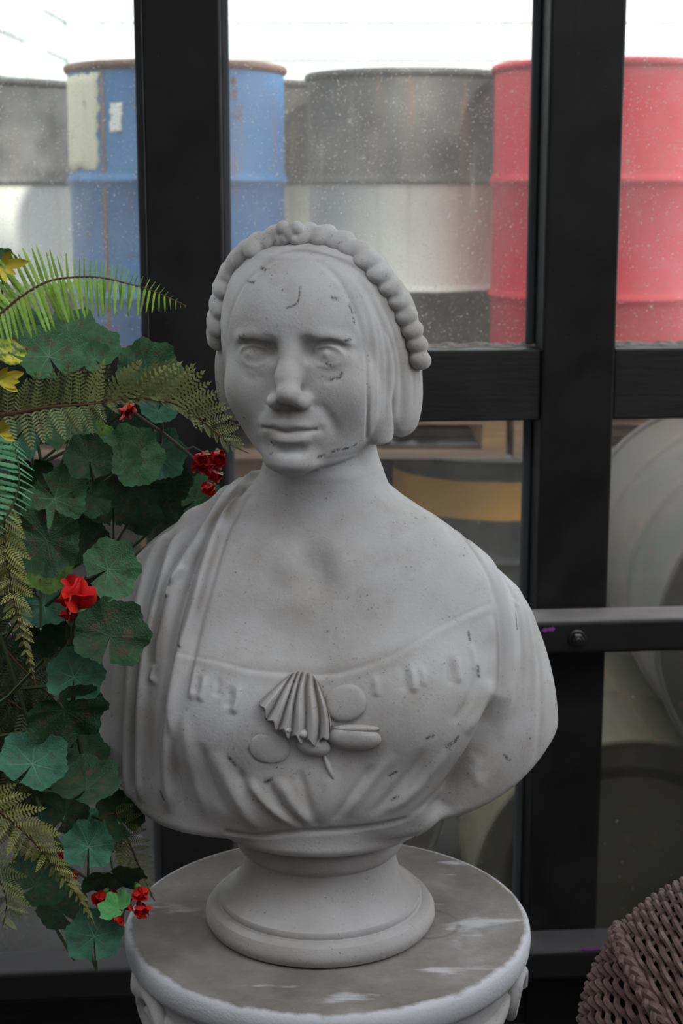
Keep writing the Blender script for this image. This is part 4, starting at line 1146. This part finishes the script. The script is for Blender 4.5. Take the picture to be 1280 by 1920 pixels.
stalk([(345, 846, 1.66), (362, 838, 1.66), (380, 848, 1.66)], .0012); stalk([(300, 775, 1.60), (304, 800, 1.64), (302, 830, 1.67)], .0015)
stalk([(140, 1150, 1.47), (138, 1190, 1.49), (141, 1240, 1.49), (143, 1262, 1.49)], .0032, M_STEM); stalk([(130, 1345, 1.48), (110, 1390, 1.48), (92, 1415, 1.47)], .0024, M_STEM)
stalk([(133, 1345, 1.5), (134, 1400, 1.52)], .002, M_STEM); stalk([(140, 1345, 1.49), (152, 1410, 1.52)], .0026, M_STEM); stalk([(0, 1190, 1.56), (25, 1270, 1.56), (55, 1360, 1.58)], .002, M_STEM)
stalk([(70, 830, 1.6), (80, 880, 1.6)], .0016, M_STEM)

# --- ferns: stalk, then every leaflet its own small blade
def pinna_mesh(lacy, seed, m):
    rn = random.Random(seed); mb = MB()
    if not lacy:
        n = 11; L = []; 
        for i in range(n):
            t = i/(n-1); w = .062*(1-t)**.4*(1.0 if t > .02 else .5)+.004
            for sg in (-1, 1):
                for k in (0, 1):
                    L.append((t+.02*k, sg*w*(1 if k else .72), .04*abs(sg)*(0 if k else .3)-.10*t*t+.01*k))
        c = [(i/(n-1), 0, .025-.10*(i/(n-1))**2) for i in range(n)]
        base = len(L); vs = L+c; fs = []
        for i in range(n-1):
            for sg in (0, 1):
                a = i*4+sg*2; fs.append((base+i, a, a+1, base+i+1)); fs.append((base+i+1, a+1, a+4))
        mb.add(vs, fs)
    else:
        mb.tube([(t/6, 0, -.12*(t/6)**2) for t in range(7)], [.012*(1-t/8) for t in range(7)], 4)
        N = 10
        for i in range(N):
            t = (i+.7)/N; ll = .22*math.sin(min(1, (1-t)*1.25+.12)*math.pi/2)
            for sg in (-1, 1):
                b = Vector((t, 0, -.12*t*t)); d = Vector((.45, sg*.9, .12+rn.uniform(-.1, .1))).normalized(); s = Vector((1, 0, 0))*.040
                tip = b+d*ll; mid = b+d*ll*.55
                mb.add([b-s*.5, b+s*.5, mid+s*1.0+Vector((0, 0, .012)), tip+s*.5, tip-s*.2, mid-s*.8], [(0, 1, 2, 5), (5, 2, 3, 4)])
        mb.add([(.97, -.03, -.11), (1.1, 0, -.13), (.97, .03, -.11)], [(0, 1, 2)])
    me = mb.mesh('pinna', smooth=not lacy); me.materials.append(m); return me
def fern_frond(thing, pix, ups, downs, n, m, lacy=True, rad=.0016, rm=None, spread=.25, tip=.12, skip=()):
    """pix: (px, py, Y) stalk; ups/downs: [(length px, dx, dy)] at start and end of the stalk"""
    P = resample(pix, 3); pts = [at(*q) for q in P]
    fr = MB().tube(pts, [rad*(1-.75*i/len(pts)) for i in range(len(pts))], 6).build('frond', rm or M_RACH, thing)
    ms = [pinna_mesh(lacy, k+n, m) for k in range(2)]
    off = thing.location
    rn = random.Random(n*13+int(P[0][1]))
    for i in range(n):
        t = (i+.4)/n; k = t*(len(P)-1); q = P[int(k)]; p = at(*q); sc = (p-EYE).length/F
        for si, lst in enumerate((ups, downs)):
            if not lst or (i, si) in skip: continue
            f = t*(len(lst)-1); j = min(int(f), len(lst)-2) if len(lst) > 1 else 0; f -= j
            A = lst[j]; B = lst[min(j+1, len(lst)-1)]
            L, dx, dy = [A[e]*(1-f)+B[e]*f for e in range(3)]
            L *= rn.uniform(.88, 1.08)*min(1, (1-t)*6+tip); 
            d = Vector((dx+rn.uniform(-.1, .1), rn.uniform(-spread, spread)*(1.8 if lacy else 1)-.1, -dy+rn.uniform(-.05, .05))).normalized()
            nz = (EYE-p).normalized()+Vector((rn.uniform(-.7, .7) if lacy else rn.uniform(-.4, .4), 0, rn.uniform(-.1, .9))); nz = (nz-d*nz.dot(d)).normalized(); y = nz.cross(d)
            M4 = Matrix((d, y, nz)).transposed().to_4x4(); 
            o = link_mesh('pinna', ms[rn.randrange(2)], None, fr)
            o.location = p-off; o.rotation_euler = M4.to_euler(); s = L*sc; o.scale = (s, s, s)
    return fr
f1 = empty('sword_fern', (PLX, PLY-.05, 1.0)); tag(f1, 'bright green fern with narrow comb-like leaflets, arching out at the upper left', 'fern')
fern_frond(f1, [(-40, 612, 1.42), (0, 588, 1.42), (40, 556, 1.42), (90, 528, 1.42), (140, 520, 1.42), (190, 521, 1.42), (240, 532, 1.42), (290, 547, 1.43), (350, 574, 1.44)],
           [(92, -.75, -.7), (80, -.62, -.85), (72, -.40, -.95), (34, .05, -1), (30, .2, -1), (20, .5, -.8), (8, .8, -.3)],
           [(60, .05, 1), (64, .25, 1), (84, .42, 1), (76, .14, 1), (66, -.08, 1), (46, -.12, 1), (32, .3, 1)], 44, MF_BRIGHT, False, .0016, M_RACH, .2)
fern_frond(f1, [(-18, 1000, 1.42), (14, 965, 1.42), (34, 915, 1.42), (34, 868, 1.42), (22, 828, 1.43), (-6, 805, 1.44)],
           [(66, -.95, -.4), (80, -.95, -.3), (80, -.95, -.25), (60, -.9, -.2)], [(20, .7, .5), (30, .85, .45), (34, .8, .5), (26, .6, .5)], 20, MF_COOL, False, .0016, M_STEM, .2)
f2 = empty('lacy_fern', (PLX+.02, PLY-.08, .98)); tag(f2, 'olive green lacy fern drooping through the geranium', 'fern')
fern_frond(f2, [(-20, 782, 1.45), (40, 772, 1.45), (100, 762, 1.45), (170, 757, 1.46), (225, 750, 1.47)], [(60, .15, -1), (66, .2, -1), (70, .1, -1), (60, .3, -1)], [(60, .1, 1), (66, .3, 1), (56, .5, 1), (26, .7, .6)], 15, MF_OLIVE, True, .0022)
fern_frond(f2, [(150, 757, 1.48), (200, 750, 1.48), (250, 746, 1.48), (310, 752, 1.48), (350, 768, 1.48), (395, 802, 1.48), (430, 832, 1.48), (466, 850, 1.48)],
           [(70, .2, -1), (92, .75, -.85), (100, .85, -.75), (90, .85, -.7), (74, .9, -.45), (58, .95, -.25), (40, .95, .05), (16, .9, .4)], [(24, .6, .7), (20, .8, .5), (22, .8, .6), (28, .4, .9), (26, .2, .9), (14, .5, .8)], 26, MF_OLIVE, True, .0020)
fern_frond(f2, [(-12, 900, 1.43), (6, 960, 1.43), (14, 1040, 1.43), (24, 1110, 1.43), (42, 1190, 1.43), (67, 1284, 1.43)], [(50, .6, .9), (56, .75, .7), (48, .85, .5), (26, .7, .6), (10, .4, .9)], [(40, -.8, .3), (44, -.8, .4), (38, -.8, .5), (20, -.7, .7), (8, -.3, .9)], 26, MF_YELLOW, True, .0018)
fern_frond(f2, [(-30, 1500, 1.44), (30, 1545, 1.44), (80, 1596, 1.44), (125, 1652, 1.44), (158, 1698, 1.44), (181, 1744, 1.44)], [(66, .8, -.5), (60, .9, -.2), (40, .95, .1), (24, .8, .5), (8, .5, .9)], [(70, -.5, .8), (60, -.5, .8), (30, -.4, .9), (14, -.2, 1), (8, 0, 1)], 24, MF_YELLOW, True, .002)
fern_frond(f2, [(214, 1520, 1.56), (240, 1575, 1.56), (262, 1628, 1.56), (276, 1660, 1.56), (290, 1690, 1.56)], [(46, .8, -.5), (36, .9, -.2), (24, .9, .1), (10, .6, .6)], [(60, -.4, .9), (60, -.3, 1), (40, -.2, 1), (10, .1, 1)], 15, MF_OLIVE, True, .0016)
fern_frond(f2, [(-30, 1600, 1.46), (-5, 1640, 1.46), (12, 1690, 1.46), (4, 1740, 1.46)], [(50, .9, -.2), (50, .9, .3), (30, .6, .7)], [(30, -.9, .2), (30, -.9, .5), (12, 0, 1)], 12, MF_OLIVE, True, .0016)
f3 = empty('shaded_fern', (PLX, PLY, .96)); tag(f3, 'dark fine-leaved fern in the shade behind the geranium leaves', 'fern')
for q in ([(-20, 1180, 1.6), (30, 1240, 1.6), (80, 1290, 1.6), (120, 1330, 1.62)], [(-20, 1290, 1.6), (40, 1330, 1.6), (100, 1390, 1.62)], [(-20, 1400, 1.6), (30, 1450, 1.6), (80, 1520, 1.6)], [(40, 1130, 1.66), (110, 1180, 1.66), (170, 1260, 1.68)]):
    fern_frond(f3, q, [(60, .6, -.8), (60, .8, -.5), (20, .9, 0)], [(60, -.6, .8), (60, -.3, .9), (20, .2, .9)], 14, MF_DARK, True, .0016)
# --- yellow filler leaves at the frame's left edge
yl = empty('yellow_spray', (PLX+.04, PLY-.12, 1.05)); tag(yl, 'yellow-green variegated leaves at the left edge between the ferns', 'plant')
def m_varieg():
    m = mat('variegated_yellow_leaf', rough=.5); n = NT(m); v = n.coord()
    c = n.ramp(n.noise(v, 2.6, 4), [(.35, (.55, .46, .02)), (.50, (.30, .34, .03)), (.62, (.05, .10, .02))])
    x, y, z = n.sep(v); r = n.math('SQRT', n.math('ADD', n.math('MULTIPLY', x, x), n.math('MULTIPLY', y, y)))
    n.base(n.mix(n.maprange(r, .90, .95), c, (.14, .035, .02))); return m
p = at(18, 662, 1.42); s = 36*(p-EYE).length/F
me = leaf_mesh(91).mesh('leaf'); me.materials.append(m_varieg()); o = link_mesh('leaf', me, None, yl, p-yl.location); o.rotation_euler = frame((EYE-p).normalized()+Vector((.2, 0, .5)), (-.9, 0, .5)).to_euler(); o.scale = (s*.75, s, s)
MB().tube([p, p+Vector((-.04, .04, -.03)), Vector((PLX+.05, PLY-.1, 1.25)), Vector((PLX+.04, PLY-.1, 1.05))], .0016, 6).build('stem', M_STEM, yl)
bl = MB().grid(lambda u, v: ((v), (u-.5)*.30*math.sin(math.pi*(v*.9+.06))**.8, .10*v*v+.05*abs(u-.5)), 5, 9).mesh('blade'); bl.materials.append(M_YEL)
for (bx, by, lst) in ((2, 498, [(20, -30), (55, -8), (30, 18), (10, 34), (-10, 20)]), (-4, 712, [(44, 4), (52, -14), (36, 16), (40, 24), (20, -26)]), (0, 812, [(26, 4), (22, -18), (30, 16), (8, -30)])):
    pts = [at(bx, by, 1.42)]
    for dx, dy in lst:
        p = pts[0]; q = at(bx+dx, by+dy, 1.41); d = (q-p); L = d.length; d.normalize()
        nz = (EYE-p).normalized(); nz = (nz-d*nz.dot(d)).normalized(); y = nz.cross(d)
        o = link_mesh('blade', bl, None, yl, p-yl.location); o.rotation_euler = Matrix((d, y, nz)).transposed().to_euler(); o.scale = (L, L, L)
    MB().tube([pts[0], pts[0]+Vector((-.05, .04, -.02)), Vector((PLX+.04, PLY-.1, 1.05))], .0015, 6).build('stem', M_STEM, yl)
# --- the urn they grow from, just beyond the picture's left edge
M_URN = mat('dark_urn', (.045, .042, .04), .6); M_SOIL = mat('soil', (.03, .022, .016), .95)
urn = empty('planter_urn', (PLX-.08, PLY, 0)); tag(urn, 'dark footed urn holding the geranium and ferns, beyond the left edge', 'planter')
ux, uy = urn.location.x, urn.location.y
MB().lathe([(.0001, .98), (.128, .98), (.135, .99), (.150, 1.0), (.155, .995), (.150, .985), (.136, .97), (.130, .93), (.120, .86), (.095, .80), (.055, .77), (.045, .74), (.06, .715), (.085, .70), (.085, .69), (.0001, .69)], 48, (ux, uy, 0)).build('bowl', M_URN, urn, angle=40)
MB().lathe([(.0001, .69), (.10, .69), (.105, .67), (.09, .65), (.085, .4), (.09, .12), (.11, .09), (.12, .0), (.0001, 0)], 48, (ux, uy, 0)).build('stand', M_URN, urn, angle=40)
MB().lathe([(.0001, .9895), (.05, .9890), (.129, .981), (.128, .975), (.0001, .975)], 32, (ux, uy, 0)).build('soil', M_SOIL, urn)
# ================================================================== WICKER CHAIR
def m_wicker():
    m = mat('brown_wicker', rough=.55, spec=.4); n = NT(m); v = n.coord()
    rnd = n.node('ShaderNodeObjectInfo').outputs['Random']
    f = n.noise(v, 120, 3); g = n.noise(v, 900, 2)
    c = n.ramp(n.math('ADD', n.math('MULTIPLY', f, .8), n.math('MULTIPLY', rnd, .2)), [(.30, (.060, .036, .032)), (.55, (.125, .078, .068)), (.80, (.20, .135, .115))])
    n.base(c); n.bump(g, .2, .001); return m
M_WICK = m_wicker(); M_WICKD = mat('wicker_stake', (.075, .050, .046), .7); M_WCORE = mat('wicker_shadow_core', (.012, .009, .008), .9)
# rounded woven back: an egg-shaped shell; weavers run over it in parallel rows, stakes lie under them
WC = at(1432, 1962, 1.50); WRAD = Vector((.185, .125, .190))
wk = empty('wicker_chair', (WC.x+.02, WC.y+.20, 0)); tag(wk, 'brown woven wicker chair with a rounded back at the lower right corner', 'chair')
BETA = math.radians(33)                         # rows climb to the right, weavers fall to the right
eb = Vector((math.cos(BETA), 0, math.sin(BETA))); ea = Vector((math.sin(BETA), 0, -math.cos(BETA))); en = Vector((0, -1, 0))
def shell(b, th, lift=0.0):
    """b in -1..1 along the rows' stacking axis, th angle round that axis (0 = crest, 90 = towards the viewer)"""
    rr = math.sqrt(max(0.0, 1-b*b))
    d = eb*(b*WRAD.x) + (-ea)*(rr*math.cos(th)*WRAD.z) + en*(rr*math.sin(th)*WRAD.y)
    nrm = Vector((d.dot(eb)/WRAD.x**2*1.0, 0, 0))
    g = eb*(d.dot(eb)/WRAD.x**2) + ea*(d.dot(ea)/WRAD.z**2) + en*(d.dot(en)/WRAD.y**2)
    return WC + d + g.normalized()*lift
core = MB().grid(lambda u, v: shell(-.995+1.99*v, u*2*math.pi, -.0075), 48, 30, True); core.build('core', M_WCORE, wk)
SP = .0080                                      # row spacing
nrow = int(2*WRAD.x*.97/SP)
NST = 54                                        # stakes round the shell
rowid = 0
brid = -.34
for i in range(nrow):
    b = -.97+1.94*(i+.5)/nrow
    x_ = (WC+eb*b*WRAD.x)
    if abs(b-brid) < .040: continue             # a plaited seam runs here
    rr = math.sqrt(1-b*b)
    pts = []; n = int(NST*6)
    for k in range(n+1):
        th = 2*math.pi*k/n
        if math.sin(th) < -.45: continue        # the far side stays bare core
        w = math.sin(th*NST/2+ (math.pi if i % 2 else 0)+i*.12)
        pts.append(((th+math.pi/2) % (2*math.pi), shell(b, th, .0005+.0034*w)))
    pts.sort(key=lambda q: q[0]); pts = [q[1] for q in pts]
    if len(pts) > 8: MB().tube(pts, .0034, 6).build('weaver', M_WICK, wk)
for k in range(NST):
    th = 2*math.pi*(k+.5)/NST
    if math.sin(th) < -.45: continue
    MB().tube([shell(-.97+1.94*j/24, th, -.0015) for j in range(25)], .0028, 5).build('stake', M_WICKD, wk)
for sg in (0, 1, 2):                            # the plait: three strands crossing each other
    pts = []
    for k in range(150):
        th = -.4+3.6*k/149; ph = th*NST*.42+sg*2*math.pi/3
        pts.append(shell(brid+.026*math.sin(ph), th, .0045+.0032*math.sin(2*ph)))
    MB().tube(pts, .0046, 7).build('plait_strand', M_WICK, wk)
# seat, apron and legs below the picture's edge
sx_, sy_ = WC.x+.02, WC.y+.14
MB().lathe([(.0001, .44), (.20, .44), (.225, .43), (.23, .41), (.22, .385), (.0001, .385)], 40, (sx_, sy_+.02, 0)).build('seat', M_WICK, wk)
MB().lathe([(.222, .40), (.215, .30), (.20, .22), (.19, .22), (.20, .30), (.21, .40)], 40, (sx_, sy_+.02, 0)).build('apron', M_WICK, wk)
for k in range(4):
    a = math.pi/4+k*math.pi/2
    MB().tube([(sx_+.185*math.cos(a), sy_+.02+.185*math.sin(a), .40), (sx_+.20*math.cos(a), sy_+.02+.20*math.sin(a), 0)], [.016, .013], 12).build('leg', M_WICKD, wk)
for k in range(3):
    a = math.pi*(1.25+.25*k)
    MB().tube([(sx_+.15*math.cos(a), sy_+.02+.15*math.sin(a), .42), WC+Vector((.10*math.cos(a), -.05, -.05))], .011, 10).build('back_post', M_WICKD, wk)
